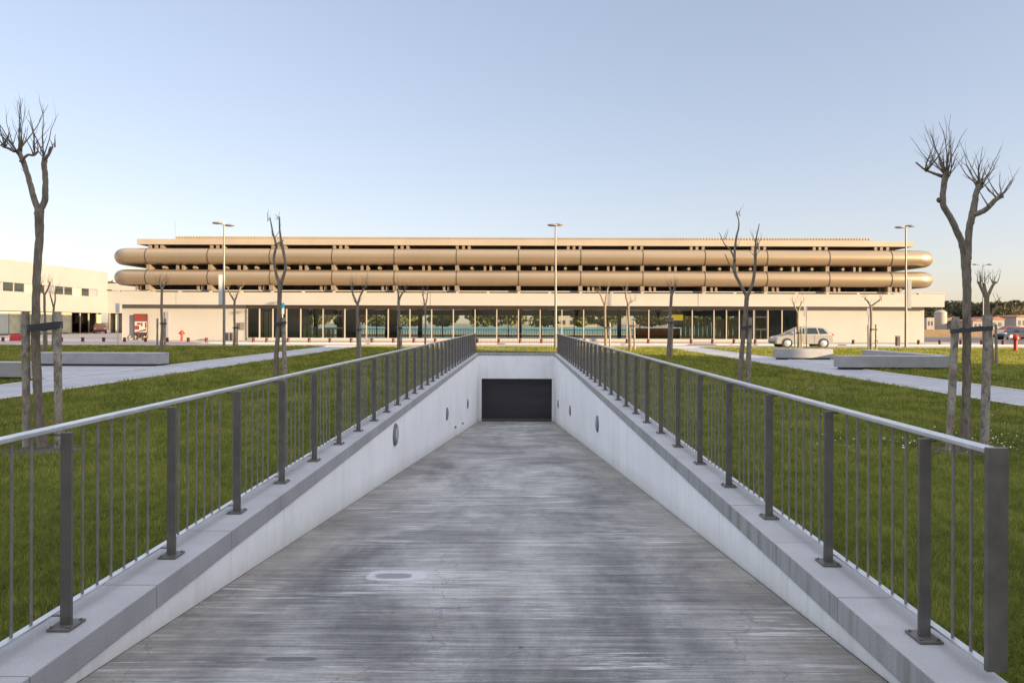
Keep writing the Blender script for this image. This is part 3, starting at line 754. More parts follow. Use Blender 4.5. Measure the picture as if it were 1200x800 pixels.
# advertising board against the cream wall
by_ = WY-.32; bx_ = tx(164.5, by_)
t = thing('advert_board', 'dark framed red and cream advertising board on wheels against the cream wall', 'sign', (bx_, by_, .025))
MB().box(bx_-.62, bx_+.62, by_, by_+.08, .55, 2.35).build('frame', MAT['poster_dark'], t, bevel=.01)
MB().box(bx_-.52, bx_+.52, by_-.012, by_-.002, 1.75, 2.25).build('header_panel', MAT['poster_red'], t)
MB().box(bx_-.5, bx_+.58, by_-.012, by_-.002, .72, 1.68).build('picture_panel', MAT['poster_cream'], t)
b = MB(); b.box(bx_-.48, bx_-.1, by_-.02, by_-.013, .95, 1.3); b.box(bx_-.3, bx_+.05, by_-.02, by_-.013, 1.38, 1.55); b.box(bx_+.42, bx_+.55, by_-.02, by_-.013, 1.1, 1.6)
b.build('picture_shapes', MAT['poster_red'], t)
b = MB().prism([(bx_-.45,.72),(bx_-.3,.72),(bx_+.5,.86),(bx_+.56,1.02),(bx_+.2,.92)], 'y', by_-.03, by_-.021); b.box(bx_+.1, bx_+.2, by_-.03, by_-.021, 1.25, 1.6)
b.build('picture_shapes', MAT['poster_dark'], t)
for dx in (-.38, .4):
    pts = [(bx_+dx+.27*math.cos(a), by_-.05, .33+.27*math.sin(a)) for a in [math.pi*2*k/16 for k in range(17)]]
    w_ = MB().tube(pts, .045, 8).build('wheel', MAT['poster_dark'], t, smooth=True)
    MB().tube([(bx_+dx, by_-.07, .33), (bx_+dx, by_-.04, .33)], .06, 10).build('hub', MAT['poster_cream'], w_)
MB().box(bx_-.5, bx_+.5, by_+.02, by_+.06, .33, .56).build('chassis', MAT['poster_dark'], t)
# left forecourt odds and ends
for i, px in enumerate((79, 87)):
    b = PG(px, 389.3, -.05); t = thing('a_board', 'white leaning notice board by the left building, the %s of two' % ('left','right')[i], 'sign', b)
    MB().prism([(b.y-.25,0),(b.y-.21,0),(b.y+.07,1.4),(b.y+.03,1.4)], 'x', b.x-.55, b.x+.55).build('panel', MAT['sign_white'], t)
    MB().prism([(b.y-.2-.012,.25),(b.y-.2,.25),(b.y-.13,.6),(b.y-.142,.6)], 'x', b.x-.35, b.x+.35).build('print', MAT['sign_grey'], t)
b = PG(20, 400.5, -.05); t = thing('barrier', 'low red plastic barrier on the pavement behind the left bench', 'barrier', b)
MB().prism([(b.y-.25,0),(b.y+.25,0),(b.y+.1,.55),(b.y-.1,.55)], 'x', b.x-.5, b.x+.42).build('body', MAT['red'], t, bevel=.03)
MB().box(b.x-.52, b.x+.44, b.y-.28, b.y+.28, -.055, .0).build('foot', MAT['dark_red'], t)

# ------------------------------------------------------------------ cars
def car(name, label, loc, rotz, paint, L, Hc, body, glass, side_windows, wheels, wr=.31):
    """side profile in (x, z), nose at -x; body and glasshouse outlines, real width with tumblehome"""
    t = thing(name, label, 'car', loc); W = .84
    def slab(poly, w0, w1, zs0, zs1, nm, m, parent, bevel):
        b = MB(); n = len(poly); vs = []
        for sgn in (-1, 1):
            for x, z in poly:
                k = min(1, max(0, (z-zs0)/(zs1-zs0))); vs.append((x, sgn*(w0+(w1-w0)*k), z))
        fs = [tuple(range(n)), tuple(range(n, 2*n))[::-1]] + [(i, n+i, n+(i+1)%n, (i+1)%n) for i in range(n)]
        b.add(vs, fs); o = b.build(nm, m, None, smooth=True, bevel=bevel); o.parent = parent
        o.data.set_sharp_from_angle(angle=R(35)); return o
    bd = slab(body, W-.02, W-.03, .2, .9, 'body', paint, t, .05)
    gh = slab(glass, W-.05, W-.20, .88, Hc, 'cabin', paint, t, .05)
    def skew(poly, nm):
        for sgn in (-1, 1):
            b = MB(); vs = []
            for o_ in (.006, -.02):
                for x, z in poly:
                    k = min(1, max(0, (z-.88)/(Hc-.88))); vs.append((x, sgn*(W-.05-.15*k+o_), z))
            n = len(poly); b.add(vs, [tuple(range(n)), tuple(range(n,2*n))[::-1]] + [(i,(i+1)%n,n+(i+1)%n,n+i) for i in range(n)])
            o = b.build(nm, MAT['car_glass'], None); o.parent = t
    for p in side_windows: skew(p, 'side_window')
    def screen(a, b_, nm):
        (xa, za), (xb, zb) = a, b_; n_ = Vector((zb-za, 0, -(xb-xa))).normalized()
        if (xb > xa) and n_.z < 0: n_ = -n_
        if n_.z < 0: n_ = -n_
        ka = (za-.88)/(Hc-.88); kb = (zb-.88)/(Hc-.88)
        wa, wb = W-.12-.15*ka, W-.12-.15*kb
        vs = [(xa,-wa,za),(xa,wa,za),(xb,wb,zb),(xb,-wb,zb)]
        vs2 = [tuple(Vector(v)+n_*.012) for v in vs]; vs1 = [tuple(Vector(v)-n_*.02) for v in vs]
        b = MB().add(vs1+vs2, [(0,1,2,3),(7,6,5,4),(0,4,5,1),(1,5,6,2),(2,6,7,3),(3,7,4,0)])
        o = b.build(nm, MAT['car_glass'], None); o.parent = t
    g = glass
    screen((g[0][0]+.06, g[0][1]+.03), (g[1][0]-.03, g[1][1]-.05), 'windscreen')
    screen((g[-1][0]-.02, g[-1][1]+.1), (g[-2][0]+.01, g[-2][1]-.08), 'rear_window')
    for x in wheels:
        for sgn in (-1, 1):
            y0 = sgn*(W-.2); y1 = sgn*(W+.005)
            ar = MB().tube([(x, sgn*(W-.22), wr), (x, sgn*(W-.005), wr)], wr+.065, 28).build('wheel_arch', MAT['black'], None, smooth=True, auto=True); ar.parent = t
            w_ = MB().tube([(x,y0,wr),(x,y0+sgn*.02,wr),(x,y1-sgn*.03,wr),(x,y1,wr)], [wr-.03,wr,wr,wr-.03], 28).build('wheel', MAT['black'], None, smooth=True, auto=True); w_.parent = t
            rm = MB().tube([(x,y1,wr),(x,y1+sgn*.012,wr)], [wr*.72,wr*.66], 20); 
            r_ = rm.build('rim', MAT['rim'], None, smooth=True, auto=True); r_.parent = w_
    for sgn in (-1, 1):
        zb = body
        h = MB().ellipsoid((-L/2+.33, sgn*(W-.22), .70), .24, .20, .085, 14, 8).build('headlight', MAT['lens'], None, smooth=True); h.parent = t
        h = MB().box(L/2-.14, L/2-.005, sgn*(W-.15)-.07, sgn*(W-.15)+.07, .75, 1.0).build('tail_light', MAT['tail'], None, bevel=.02); h.parent = t
        h = MB().ellipsoid((g[0][0]+.55, sgn*(W+.06), .99), .07, .11, .075, 10, 6).build('wing_mirror', paint, None, smooth=True); h.parent = t
        for xd in (g[0][0]+1.15, g[0][0]+2.0):
            if xd < wheels[1]-.1:
                h = MB().box(xd-.006, xd+.006, sgn*(W-.028), sgn*(W-.018), .33, .88).build('door_gap', MAT['black'], None); h.parent = t
    h = MB().box(-L/2-.012, -L/2+.2, -.55, .55, .32, .42).build('grille', MAT['black'], None, bevel=.02); h.parent = t
    t.rotation_euler.z = rotz
    return t
L = 4.15
mpv_b = [(-2.05,.24),(-2.08,.50),(-2.0,.66),(-1.72,.80),(-1.2,.92),(1.9,.95),(2.03,.86),(2.08,.55),(2.04,.26)]
mpv_g = [(-1.32,.88),(-.18,1.46),(.5,1.52),(1.35,1.49),(1.62,1.40),(1.98,.92)]
mpv_w = [[(-.78,.98),(-.25,1.36),(.0,1.40),(.0,.98)],[(.08,.98),(.08,1.405),(.85,1.41),(.98,.98)],[(1.08,.98),(.95,1.40),(1.35,1.36),(1.66,1.0)]]
cx = (tx(903,49.6)+tx(973,49.6))/2
car('parked_car', 'silver hatchback parked facing left in front of the terminal', (cx, 49.6, -.06), 0, MAT['car_silver'], 4.15, 1.52, mpv_b, mpv_g, mpv_w, (-1.28, 1.32))
sed_b = [(-2.2,.24),(-2.22,.5),(-2.1,.68),(-1.2,.86),(1.3,.92),(2.15,.9),(2.22,.6),(2.2,.26)]
sed_g = [(-1.05,.86),(-.3,1.36),(.2,1.42),(.8,1.38),(1.55,.92)]
sed_w = [[(-.72,.96),(-.25,1.29),(.12,1.32),(.12,.96)],[(.2,.96),(.2,1.32),(.72,1.29),(1.15,.98)]]
car('parked_car', 'dark blue saloon at the right edge of the photo beside the hydrant', (tx(1168,78)+2.25, 78, -.06), R(4), MAT['car_dark'], 4.4, 1.42, sed_b, sed_g, sed_w, (-1.35, 1.35))
car('parked_car', 'red car far off at right behind the dark saloon', (tx(1180,104), 104, -.06), 0, MAT['car_red'], 4.15, 1.52, mpv_b, mpv_g, mpv_w, (-1.28, 1.32))
car('parked_car', 'red car in the dark passage beside the left building', (-62.4, 101.5, -.06), R(122), MAT['car_red'], 4.15, 1.52, mpv_b, mpv_g, mpv_w, (-1.28, 1.32))

# ------------------------------------------------------------------ trees
def resample(pts, rad, k):
    """smooth a polyline a little and insert points"""
    out = []; rr = []
    for i in range(len(pts)-1):
        p0 = pts[max(0,i-1)]; p1 = pts[i]; p2 = pts[i+1]; p3 = pts[min(len(pts)-1,i+2)]
        for j in range(k):
            t = j/k; t2 = t*t; t3 = t2*t
            out.append(.5*((2*p1)+(p2-p0)*t+(2*p0-5*p1+4*p2-p3)*t2+(3*p1-p0-3*p2+p3)*t3)); rr.append(rad[i]*(1-t)+rad[i+1]*t)
    out.append(pts[-1]); rr.append(rad[-1]); return out, rr
def twig(mb, p, d, L_, r, depth=0, n=5):
    pts = [p.copy()]; rad = [r]; q = p.copy(); d = d.normalized()
    for i in range(n):
        d = (d + Vector((random.uniform(-.22,.22), random.uniform(-.22,.22), random.uniform(-.02,.24)))).normalized()
        q = q + d*(L_/n); pts.append(q.copy()); rad.append(r*(1-.8*(i+1)/n))
    mb.tube(pts, rad, 5 if r > .006 else 4)
    if depth > 0:
        for _ in range(random.choice((1,2,2,3))):
            i = random.randint(1, n-1)
            dd = (pts[i+1]-pts[i]).normalized() + Vector((random.uniform(-.8,.8), random.uniform(-.8,.8), random.uniform(-.1,.5)))
            twig(mb, pts[i], dd, L_*random.uniform(.25,.5), rad[i]*.7, depth-1, 4)
def tree(label, Y, trunk, limbs, heads, bark='bark', kn=6, tw=.0105, thin=.63, group='bare pollarded trees on the lawns'):
    """trunk/limbs: [(px,py,r_px)...]; heads: (px, py, count, [(dx,dy) px targets...] or spread, length px)"""
    base = P(*trunk[0][:2], Y); base.z = LAWN_Z
    t = thing('bare_tree', label, 'tree', base, group)
    s = Y/F
    def path(lst, dy0, dy1):
        n = len(lst); pts = []
        for i, (x, y, r) in enumerate(lst):
            p = P(x, y, Y); p.y += dy0 + (dy1-dy0)*i/(n-1); pts.append(p)
        return pts, [r*s for *_, r in lst]
    mb = MB(); pts, rad = path(trunk, 0, 0); rad = [r*thin for r in rad]; pts[0].z = LAWN_Z-.05; rad[0] *= 1.25
    fork = pts[-1].copy()
    pts, rad = resample(pts, rad, 7)
    mb.tube([p+Vector((random.uniform(-1,1),random.uniform(-1,1),0))*rad[0]*.05 for p in pts], rad, 14, jit=.05)
    ends = {}
    for i, lm in enumerate(limbs):
        dy = random.uniform(-.06,.06)*len(lm)*(s*60)
        d0 = 0
        if len(lm[0]) == 4: pass
        pts, rad = path(lm, d0, dy*.5); rad = [r*thin for r in rad]; ends[i] = (pts[-1], dy*.5)
        pts, rad = resample(pts, rad, 6)
        mb.tube([p+Vector((random.uniform(-1,1),random.uniform(-1,1),0))*rad[0]*.06 for p in pts], rad, 12, jit=.08)
    tr = mb.build('trunk', MAT[bark], t, smooth=True)
    tm = MB()
    for (li, x, y, n, spread, Lpx, up) in heads:
        p = P(x, y, Y)
        if li is not None: p.y += ends[li][1]*.9
        if kn: 
            k = MB()
        for i in range(n):
            a = random.uniform(0, 2*math.pi) if n > 2 else random.choice((0, math.pi))
            q = spread*math.sqrt(random.random())
            d = Vector((math.cos(a)*q, math.sin(a)*q, up+random.uniform(-.1,.25)))
            o = Vector((random.uniform(-1,1), random.uniform(-1,1), random.uniform(-1,.4)))*s*3.0
            twig(tm, p+o, d, Lpx*s*random.uniform(.3,1.25), tw*random.uniform(.7,1.1), 1 if Lpx*s > .35 else 0)
    if tm.v: tm.build('crown', MAT[bark], t, smooth=True)
    return t, base
def stake(label, px0, py0, px1, py1, Y, r, m='stake', strap=None):
    a = P(px0, py0, Y); a.z = LAWN_Z-.05; b = P(px1, py1, Y)
    t = thing('tree_stake', label, 'stake', (a.x, a.y, LAWN_Z), 'wooden stakes holding up the young trees')
    n = 7; pts = [a.lerp(b, i/n) for i in range(n+1)]
    MB().tube(pts, [r*random.uniform(.94,1.05) for _ in pts], 12, jit=.04).build('post', MAT[m], t, smooth=True, auto=True)
    if strap:
        x0, y0, x1, y1, th = strap
        p = P(x0, y0, Y); q = P(x1, y1, Y)
        lo, hi = sorted((p.x, q.x)); n = 20; vs = []; fs = []
        loop = []
        for k in range(n):
            an = 2*math.pi*k/n; cx_, rx_ = (lo+hi)/2, (hi-lo)/2
            loop.append((cx_+rx_*math.copysign(abs(math.cos(an))**.45, math.cos(an)), Y+(r+.035)*math.copysign(abs(math.sin(an))**.6, math.sin(an))))
        hgt = th*Y/F
        for (x, y) in loop:
            zc = p.z + (q.z-p.z)*((x-lo)/(hi-lo) if p.x < q.x else (hi-x)/(hi-lo))
            for dd, e in ((0,-.5),(0,.5),(1,.5),(1,-.5)):
                f2 = 1 + dd*.03
                vs.append(((x-(lo+hi)/2)*f2+(lo+hi)/2, (y-Y)*(1+dd*.08)+Y, zc+e*hgt))
        for k in range(n):
            k2 = (k+1) % n
            for e in range(4): fs.append((k*4+e, k2*4+e, k2*4+(e+1)%4, k*4+(e+1)%4))
        MB().add(vs, fs).build('strap', MAT['strap'], t)
    return t
# foreground left
YL = 9.0
tree('tall bare pollarded tree in the left foreground, tied between two stakes', YL,
     [(49,528,8.5),(45,470,7.2),(42,400,7.2),(43,330,6.6),(46,280,6.6),(46,250,8.0),(46,243,6.5)],
     [[(46,248,6),(39,233,5.2),(31,208,4.6),(23,187,4.2),(17,177,4.6)], [(46,248,6),(52,234,5.4),(52,210,4.6),(50,192,4.6),(51,182,4.8)],
      [(17,177,3.6),(10,174,2.4),(3,172,1.6)], [(51,186,3.5),(57,181,2.6),(60,172,2.4)], [(24,190,3.2),(32,182,2.2),(40,182,2.0),(44,178,1.6)]],
     [(0,17,177,8,1.1,58,.9),(0,17,176,4,.25,74,1.3),(2,4,172,7,1.3,32,.45),(1,50,183,6,.85,52,1.0),(3,60,172,3,.8,14,.8),(4,42,180,4,.6,48,1.1),(1,30,206,1,.8,12,.5)])
stake('left wooden stake of the left foreground tree', 31, 523, 30, 365, YL, .047)
stake('right wooden stake of the left foreground tree, with a grey strap', 69, 523, 67, 365, YL-.05, .047, strap=(34, 385, 71, 380.5, 8))
# foreground right
YR = 8.95
tree('tall bare forked tree in the right foreground, tied between two pale stakes', YR,
     [(1131,534,8.5),(1132,470,7.2),(1133,400,7.0),(1133,340,7.0),(1132,306,8.6),(1132,297,6.8)],
     [[(1131,304,6.5),(1126,284,5.8),(1113,257,5.2),(1103,240,5.2),(1103,218,5.0),(1106,204,6.0)], [(1134,304,6.5),(1136,272,5.8),(1141,250,6.2),(1146,226,4.8),(1151,214,5.0)],
      [(1140,252,5.0),(1154,246,4.6),(1164,235,4.2),(1171,230,3.6)], [(1105,207,3.5),(1095,204,2.4),(1082,199,1.7),(1071,191,1.1)], [(1103,236,4),(1099,235,4),(1098,234,3.6)]],
     [(0,1106,206,15,1.2,54,.85),(0,1105,204,6,.35,68,1.3),(3,1084,200,7,.9,36,.8),(1,1151,216,11,1.0,52,.95),(2,1169,231,8,1.0,44,.9),(2,1157,244,2,.6,26,1.0),(1,1149,222,3,1.2,40,.6)])
stake('left pale wooden stake of the right foreground tree', 1112, 528, 1120, 371, YR, .045)
stake('right pale wooden stake of the right foreground tree, with a black strap', 1153, 533, 1158, 369, YR-.05, .050, strap=(1116, 388, 1161, 384, 5))
# middle distance
tree('slim bare tree with two tall limbs beside the left lawn path', 18.4, [(323,451,4.6),(324,415,4.2),(327,370,4.0),(328,336,4.2),(328,329,3.6)],
     [[(328,333,3.2),(323,320,2.6),(320,303,2.3),(322,287,2.1),(318,272,1.5),(314,254,.9)], [(329,333,3.2),(334,314,2.7),(332,299,2.5),(329,286,2.7),(326,270,1.6),(325,253,1.3)], [(322,286,1.8),(327,284,1.5),(330,281,1.2)]],
     [(0,314,256,3,.6,10,.8),(1,325,254,4,.8,8,.6),(1,329,287,3,.8,14,.7),(0,320,276,2,.7,18,.8)])
stake('wooden stake right of the slim two-limbed tree on the left lawn', 334, 452, 332, 372, 18.4, .06, strap=(323, 380, 335, 378, 3))
tree('slim bare tree with wide forked limbs on the right lawn', 17.4, [(866,456,4.6),(869,415,4.2),(873,375,4.0),(875,350,4.2),(875,343,3.6)],
     [[(875,347,3.2),(867,331,2.8),(862,319,2.8),(862,299,2.3),(864,280,1.9),(868,262,1.3),(865,246,.7)], [(876,347,3.2),(882,330,2.8),(884,312,2.6),(884,298,2.8),(884,285,1.4),(888,263,.7)],
      [(862,306,2.0),(856,292,1.4),(850,286,1.0),(844,272,.5)], [(862,319,1.6),(856,310,1.2),(851,297,.6)]],
     [(0,866,250,3,.7,14,.7),(1,885,290,5,.6,22,1.0),(2,848,280,3,.9,14,.8),(0,863,288,2,.8,18,.8),(1,884,300,2,1.0,12,.5)])
stake('wooden stake right of the wide-forked tree on the right lawn', 876, 457, 879, 372, 17.4, .062, strap=(868, 384, 881, 382, 3))
# small trees: label, base px, base py, fork py, top py, head px, radius px, limb ends, bark, stakes
small = [
 ('small bare tree with a wide vee of limbs behind the left railing', 419.5, 428, 356, 328, 419, 3.0, [(411,336),(426,338)], 'bark', [(422,380)]),
 ('small bare tree with a single hooked limb behind the left railing', 467.5, 418, 352, 332, 467, 2.7, [(466,338),(473,340)], 'bark', [(470,378)]),
 ('thin bare tree nearest the far end of the left railing', 498.5, 412, 358, 338, 498, 1.7, [(495,344),(501,343)], 'bark_pale', []),
 ('small sunlit tree with upright twigs in front of the advertising board wall', 189, 410, 337, 326, 190, 2.4, [(185,331),(194,330)], 'bark_pale', [(184.5,373),(193.5,373)]),
 ('small sunlit tree beside the left lamp post', 274.5, 405.5, 352, 332, 275, 2.2, [(268,336),(281,336)], 'bark_pale', [(278,378)]),
 ('dark slim tree directly behind the trunk of the left foreground tree', 54, 413, 345, 326, 52, 2.2, [(50,333),(57,330)], 'bark', [(51,380)]),
 ('small sunlit tree between the stakes of the left foreground tree', 62, 412, 360, 338, 63, 1.9, [(59,344),(67,342)], 'bark_pale', []),
 ('small yellow sunlit tree behind the right railing near the middle lamp post', 710, 406, 358, 334, 709, 2.4, [(702,340),(713,336)], 'bark_pale', [(714.5,378)]),
 ('small tree with one side branch, second behind the right railing', 738.5, 411, 355, 334, 736, 2.6, [(733,342),(742,352)], 'bark', [(743,376)]),
 ('leaning tree with a knobbly cut top behind the right railing', 783, 419, 345, 331, 787, 3.0, [(785,334),(791,334)], 'bark', [(788,372)]),
 ('small sunlit tree growing just in front of the silver car', 936, 408.5, 366, 346, 935, 2.3, [(930,354),(942,353)], 'bark_pale', [(931.5,384),(939,384)]),
 ('small pollarded tree between two stakes before the right end wall', 1021, 415, 358, 346, 1020.5, 2.4, [(1014.5,349),(1029,351)], 'bark_pale', [(1017.5,381),(1026.5,380)]),
]
for lab, bx0, by0, fy, ty, hx, r, ends, bk, stk in small:
    b = PG(bx0, by0, LAWN_Z); Y = b.y; s = Y/F
    tk = [(bx0,by0,r*1.1),((bx0*2+hx)/3+random.uniform(-.6,.6),by0*.66+fy*.34,r),((bx0+2*hx)/3+random.uniform(-.6,.6),by0*.33+fy*.67,r*.9),(hx,fy,r*.95)]
    lim = [[(hx,fy+1,r*.75),((hx*.45+ex*.55)+random.uniform(-1,1),(fy+ey)/2,r*.6),(ex,ey,r*.55)] for ex, ey in ends]
    hd = [(i, ex, ey, 7, .7, max(7, ey-ty+9), 1.0) for i, (ex, ey) in enumerate(ends)] + [(None, hx, fy-2, 3, .8, 12, .9)]
    tree(lab, Y, tk, lim, hd, bk, tw=.010, thin=.62)
    for i, (sx, sy) in enumerate(stk):
        stake('%s of the %s' % ('wooden stake' if len(stk) == 1 else ('left stake','right stake')[i], ' '.join(lab.split()[:12])), sx+(bx0-hx)*.3, by0+.5, sx, sy, Y, max(.03, r*s*.45),
              'stake', strap=(min(sx,bx0)-1.5, sy+6, max(sx,bx0)+1.5, sy+6, 1.6) if i == len(stk)-1 else None)
# bushy pollard at far right
tree('bushy many-twigged pollard tree at far right, sunlit behind the right stake', 28, [(1163,434,3.6),(1161,400,3.2),(1157,360,4.0),(1156,345,4.6)],
     [[(1155,348,3),(1149,336,2.4),(1146,330,2)], [(1157,348,3),(1162,336,2.4),(1166,330,2)], [(1156,348,3),(1155,332,2.4)], [(1160,372,2),(1166,362,1.6),(1168,352,1)]],
     [(0,1147,331,9,.6,16,1.1),(1,1165,331,9,.6,16,1.1),(2,1155,332,10,.5,20,1.2),(3,1168,354,5,.8,12,.9)], 'bark_pale', tw=.014)
stake('thin wooden stake right of the bushy pollard at far right', 1168, 433, 1167, 380, 28, .05)

# ------------------------------------------------------------------ leafy backdrop
def shade_mesh(name, vs, fs, shade, mat, parent=None):
    me = bpy.data.meshes.new(name); vs = np.asarray(vs, dtype=np.float32); nv = len(vs); k = fs.shape[1]
    me.vertices.add(nv); me.vertices.foreach_set('co', vs.ravel())
    me.loops.add(fs.size); me.loops.foreach_set('vertex_index', fs.ravel().astype(np.int32))
    me.polygons.add(len(fs)); me.polygons.foreach_set('loop_start', np.arange(0, fs.size, k, dtype=np.int32))
    at = me.attributes.new('shade', 'FLOAT', 'POINT'); at.data.foreach_set('value', shade.astype(np.float32))
    me.materials.append(mat); me.update(calc_edges=True); me.validate()
    o = bpy.data.objects.new(name, me); COL.objects.link(o)
    if parent: o.parent = parent
    return o
def crown(c, rx, ry, rz, n, size, mat, parent, lumps=7, flat=0.0):
    """leaf clumps spread over several lobes of an uneven crown (local to the parent)"""
    cs = rng.normal(0, .42, (lumps,3)); cs[:,2] = rng.uniform(-.5,.55,lumps); rs = rng.uniform(.34,.6,lumps)
    idx = rng.integers(0, lumps, n); d = rng.normal(size=(n,3)); d /= np.linalg.norm(d, axis=1)[:,None]
    p = cs[idx] + d*(rs[idx]*rng.uniform(.55,1.0,n)**.5)[:,None]
    p = p*np.array([rx,ry,rz]) + np.array(c)
    a = rng.normal(size=(n,3)); a /= np.linalg.norm(a, axis=1)[:,None]
    b = np.cross(a, rng.normal(size=(n,3))); b /= np.linalg.norm(b, axis=1)[:,None]
    sz = size*rng.uniform(.5,1.3,n)[:,None]
    vs = np.stack([p-a*sz, p+b*sz*.6, p+a*sz, p-b*sz*.6], 1).reshape(-1,3)
    fs = np.arange(4*n).reshape(n,4)
    sh = np.repeat(np.clip(rng.uniform(0,1,lumps)[idx]*.5 + rng.uniform(0,.5,n), 0, 1), 4)
    return shade_mesh('crown', vs, fs, sh, MAT[mat], parent)
def leafy(label, x, Y, h, rw, mat='foliage', size=.35, n=900, pine=False, group='distant trees behind the terminal'):
    t = thing('leafy_tree', label, 'tree', (x, Y, -.06), group)
    tr = MB().tube([(x,Y,-.1),(x+.1,Y,h*.35),(x-.1,Y,h*.75)], [.25,.2,.1], 8)
    for k in range(4):
        a = k*1.7; tr.tube([(x,Y,h*.4),(x+math.cos(a)*rw*.5,Y+math.sin(a)*rw*.5,h*.72)], [.12,.05], 6)
    tr.build('trunk', MAT['bark'], t, smooth=True)
    if pine: crown((0,0,h*.72), rw, rw, h*.30, n, size, mat, t, 9)
    else: crown((0,0,h*.55), rw, rw, h*.46, n, size, mat, t, 9)
far = [(1093,358,2.2),(1100,362,2),(1112,353,3.4),(1122,356,2.6),(1135,360,2.4),(1145,357,3),(1156,360,2.6),(1168,355,3.2),(1178,353,3.6),(1188,358,2.8),(1198,359,3.4),(1212,354,3.5),(1226,358,3.5)]
pos = ['just right of the terminal wall','second right of the terminal wall','tall and round above the canopy end','left of the right foreground trunk','behind the right foreground trunk','right of the right foreground trunk','left of the bushy pollard','behind the bushy pollard','tallest near the right edge','above the red car','at the right edge','beyond the right edge','farther beyond the right edge']
for (px, py, rw), ps in zip(far, pos):
    Y = random.uniform(165, 215); q = P(px, py, Y)
    leafy('distant dark evergreen tree, ' + ps, q.x, Y, q.z+.3, rw*Y/200*1.9, 'foliage', .42, 1500, True)
for i, px in enumerate((262, 300, 338, 376, 414, 452, 490, 528, 566, 604, 642, 680, 720, 760, 800, 850)):
    Y = random.uniform(128, 140); q = P(px+random.uniform(-8,8), 360, Y)
    leafy('sunlit green tree seen through the terminal glass, %s from the left' % (ordn + ['tenth','eleventh','twelfth','thirteenth','fourteenth','fifteenth','sixteenth'])[i], q.x, Y, random.uniform(4.5,6), 3.6, 'foliage_warm', .4, 1100, group='trees seen through the terminal glass')
q = P(128, 327, 150); leafy('tree top showing above the roof between the tubes and the left building', q.x, 150, q.z, 3.2, 'foliage', .5, 900, True)
# through-view: blue screen wall, far buildings
tag(MB().box(-60, 34, 120, 120.3, -.06, 1.0).build('blue_wall', MAT['blue_wall']), 'low blue wall seen through the terminal glass', 'wall')
def house(label, px0, px1, py0, Y, roof=True, depth=8, windows=2):
    a = P(px0, py0, Y); b = P(px1, py0, Y)
    t = thing('house', label, 'house', ((a.x+b.x)/2, Y, -.06), 'far houses behind the trees')
    MB().box(a.x, b.x, Y, Y+depth, -.06, a.z).build('wall', MAT['house'], t)
    if roof:
        MB().prism([(a.x-.3,a.z+.003),(b.x+.3,a.z+.003),((a.x+b.x)/2,a.z+(b.x-a.x)*.17)], 'y', Y-.3, Y+depth+.3).build('roof', MAT['tile'], t)
    w_ = (b.x-a.x)/(windows*2+1)
    for k in range(windows):
        MB().box(a.x+w_*(2*k+1), a.x+w_*(2*k+2), Y-.05, Y-.003, a.z*.45, a.z*.75).build('window', MAT['interior_dark'], t)
house('small white far house just right of the terminal wall', 1086, 1095, 372, 150, False)
house('white gabled far house between the terminal and the right foreground tree', 1106, 1118, 374, 158)
house('low white far house behind the right foreground tree', 1140, 1152, 376, 150)
house('wide white far house behind the red car', 1160, 1177, 374, 152)
house('white far house at the right edge of the photo', 1191, 1204, 371, 160)
house('long white building seen through the terminal glass', 620, 700, 371, 150, False, windows=7)
q = P(1102, 366, 155); t = thing('storage_tank', 'pale cylindrical tank among the far white houses', 'tank', (q.x, 155, -.06))
MB().lathe([(1.3,0),(1.3,q.z),], (q.x,155,0), 20).build('shell', MAT['house'], t, smooth=True, auto=True)
MB().lathe([(1.35,q.z),(.7,q.z+.5),(.05,q.z+.6)], (q.x,155,0), 20).build('roof', MAT['house'], t, smooth=True, auto=True)
tag(MB().box(tx(1083,95), 260, 95, 95.3, -.06, .95).build('low_wall', MAT['brown_wall']), 'low brown boundary wall beyond the road at right', 'wall')

# ------------------------------------------------------------------ bare soil round the trunks
SOIL = [PG(50,527,LAWN_Z).xy.to_tuple() + (.42,), (5.86, YR, .45), (P(325,451,18.4).x, 18.4, .5), (P(868,456,17.4).x, 17.4, .5)]
for sx_, sy_, sr in SOIL:
    ring = [(sx_+sr*1.3*math.cos(a)*random.uniform(.75,1.1), sy_+sr*math.sin(a)*random.uniform(.75,1.1), LAWN_Z+.005) for a in [2*math.pi*k/22 for k in range(22)]]
    struct('soil_patch', MB().add(ring, [tuple(range(22))]), MAT['soil'])
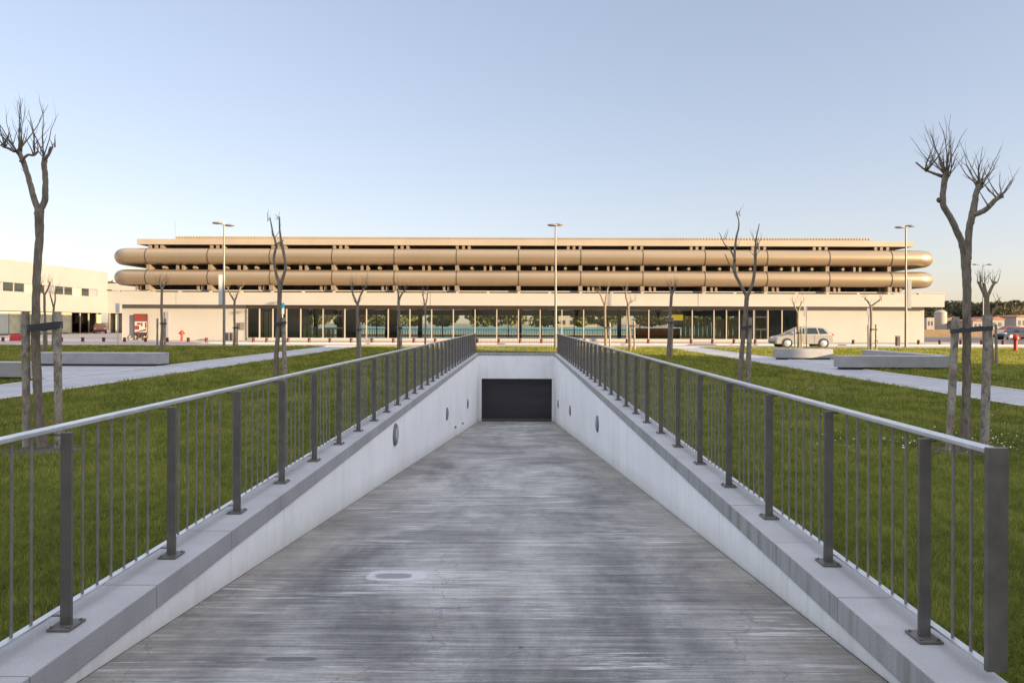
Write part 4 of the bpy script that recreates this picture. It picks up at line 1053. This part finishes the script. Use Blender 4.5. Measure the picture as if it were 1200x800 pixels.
# ------------------------------------------------------------------ grass and daisies
def in_lawn(x, y):
    ok = ((x > LPX1+.02) & (x < LX0-.0)) | ((x > RX1) & (x < RPX0-.02)) | (x < LPX0-.02) | (x > RPX1+.02) | ((y > YB+.4) & (x > LX0) & (x < RX1))
    for b in BAYS: ok &= ~((x > b[0]) & (x < b[1]) & (y > b[2]) & (y < b[3]))
    for sx_, sy_, sr in SOIL: ok &= ~(((x-sx_)/1.3)**2+(y-sy_)**2 < (sr*.8*(.75+.35*np.sin(x*31)*np.sin(y*27)))**2)
    return ok & (y < LEDGE-.02)
def blades(name, n, ymin, ymax, hgt, wid, power):
    u = rng.random(n); e = 2-power                         # density ~ y^-power within the view wedge
    y = (ymin**e + u*(ymax**e - ymin**e))**(1/e)
    x = rng.uniform(-.83, .83, n)*y
    k = in_lawn(x, y); x, y = x[k], y[k]; n = len(x)
    f = np.clip(y/10, .6, 4.5)
    h = hgt*rng.uniform(.45,1.15,n)*(.8+.2*f); w_ = wid*rng.uniform(.6,1.3,n)*f
    a = rng.uniform(0, 2*np.pi, n); ln0 = 0; ln = rng.uniform(.1,1.0,n)*h; la = rng.uniform(0, 2*np.pi, n)
    base = np.stack([x, y, np.full(n, LAWN_Z-.004)], 1)
    s = np.stack([np.cos(a)*w_, np.sin(a)*w_, np.zeros(n)], 1)
    tip = base + np.stack([np.cos(la)*ln, np.sin(la)*ln, h], 1)
    vs = np.stack([base-s, base+s, tip], 1).reshape(-1,3)
    gx = rng.random((400, 400)); ix = (x/.07).astype(int) % 400; iy = (y/.09).astype(int) % 400
    gy = rng.random((400, 400)); jx = (x/.33).astype(int) % 400; jy = (y/.4).astype(int) % 400
    gz = rng.random((400, 400)); cl = gx[ix, iy]*.5 + gy[jx, jy]*.3 + gz[(x/.8+np.sin(y)).astype(int) % 400, (y/1.1+np.sin(x*1.7)*.6).astype(int) % 400]*.2
    patch = .5+.28*np.sin(x*1.3+np.sin(y*.7)*2)*np.sin(y*.9+np.cos(x*.6)*2)+.15*np.sin(x*4.1+y*2.3)
    sh = np.clip(patch*.4+(cl-.5)*1.5+.30+rng.uniform(-.15,.3,n), 0, 1); vs.reshape(n,3,3)[:,2,2] += (cl-.35)*.10*np.clip(y/14,.5,1.4)
    sh3 = np.stack([sh*.6, sh*.6, sh], 1).ravel()
    return shade_mesh(name, vs, np.arange(3*n).reshape(n,3), sh3, MAT['grass'])
tag(blades('grass', 900000, 2.6, 48, .05, .0036, 1.25), 'short green grass of the lawns on both sides of the ramp', 'grass', kind='stuff')
def daisies(n):
    cx = [(5.6,9.3,1.6,.9),(7.2,9.8,1.2,1.0),(7.6,17.5,1.4,.8),(9,13,3,3),(15,21,3,2),(6.5,6.5,2,2),(-7,7,2,3),(4.5,12,1.5,4)]
    wt = np.array([6,5,4,2,5,1,1,1]); wt = wt/wt.sum(); i = rng.choice(len(cx), n, p=wt)
    c = np.array(cx)[i]; x = rng.normal(c[:,0], c[:,2]*.5); y = rng.normal(c[:,1], c[:,3]*.5)
    k = in_lawn(x, y) & (y > 3); x, y = x[k], y[k]; n = len(x)
    z = LAWN_Z + rng.uniform(.03,.055,n); r = rng.uniform(.005,.009,n)*(1+y/50)
    vs = []; fs = []
    for j in range(n):
        tilt = rng.uniform(-.5,.5,2); o = len(vs)
        vs.append((x[j], y[j], z[j]+r[j]*.4))
        for q in range(6):
            a = q*math.pi/3; dx, dy = math.cos(a)*r[j], math.sin(a)*r[j]; vs.append((x[j]+dx, y[j]+dy, z[j]+tilt[0]*dx+tilt[1]*dy))
        fs += [(o, o+1+q, o+1+(q+1) % 6) for q in range(6)]
    b = MB(); b.add(vs, fs); return b.build('daisies', MAT['daisy'])
tag(daisies(520), 'tiny white daisies and clover scattered over the right lawn', 'flowers', kind='stuff')
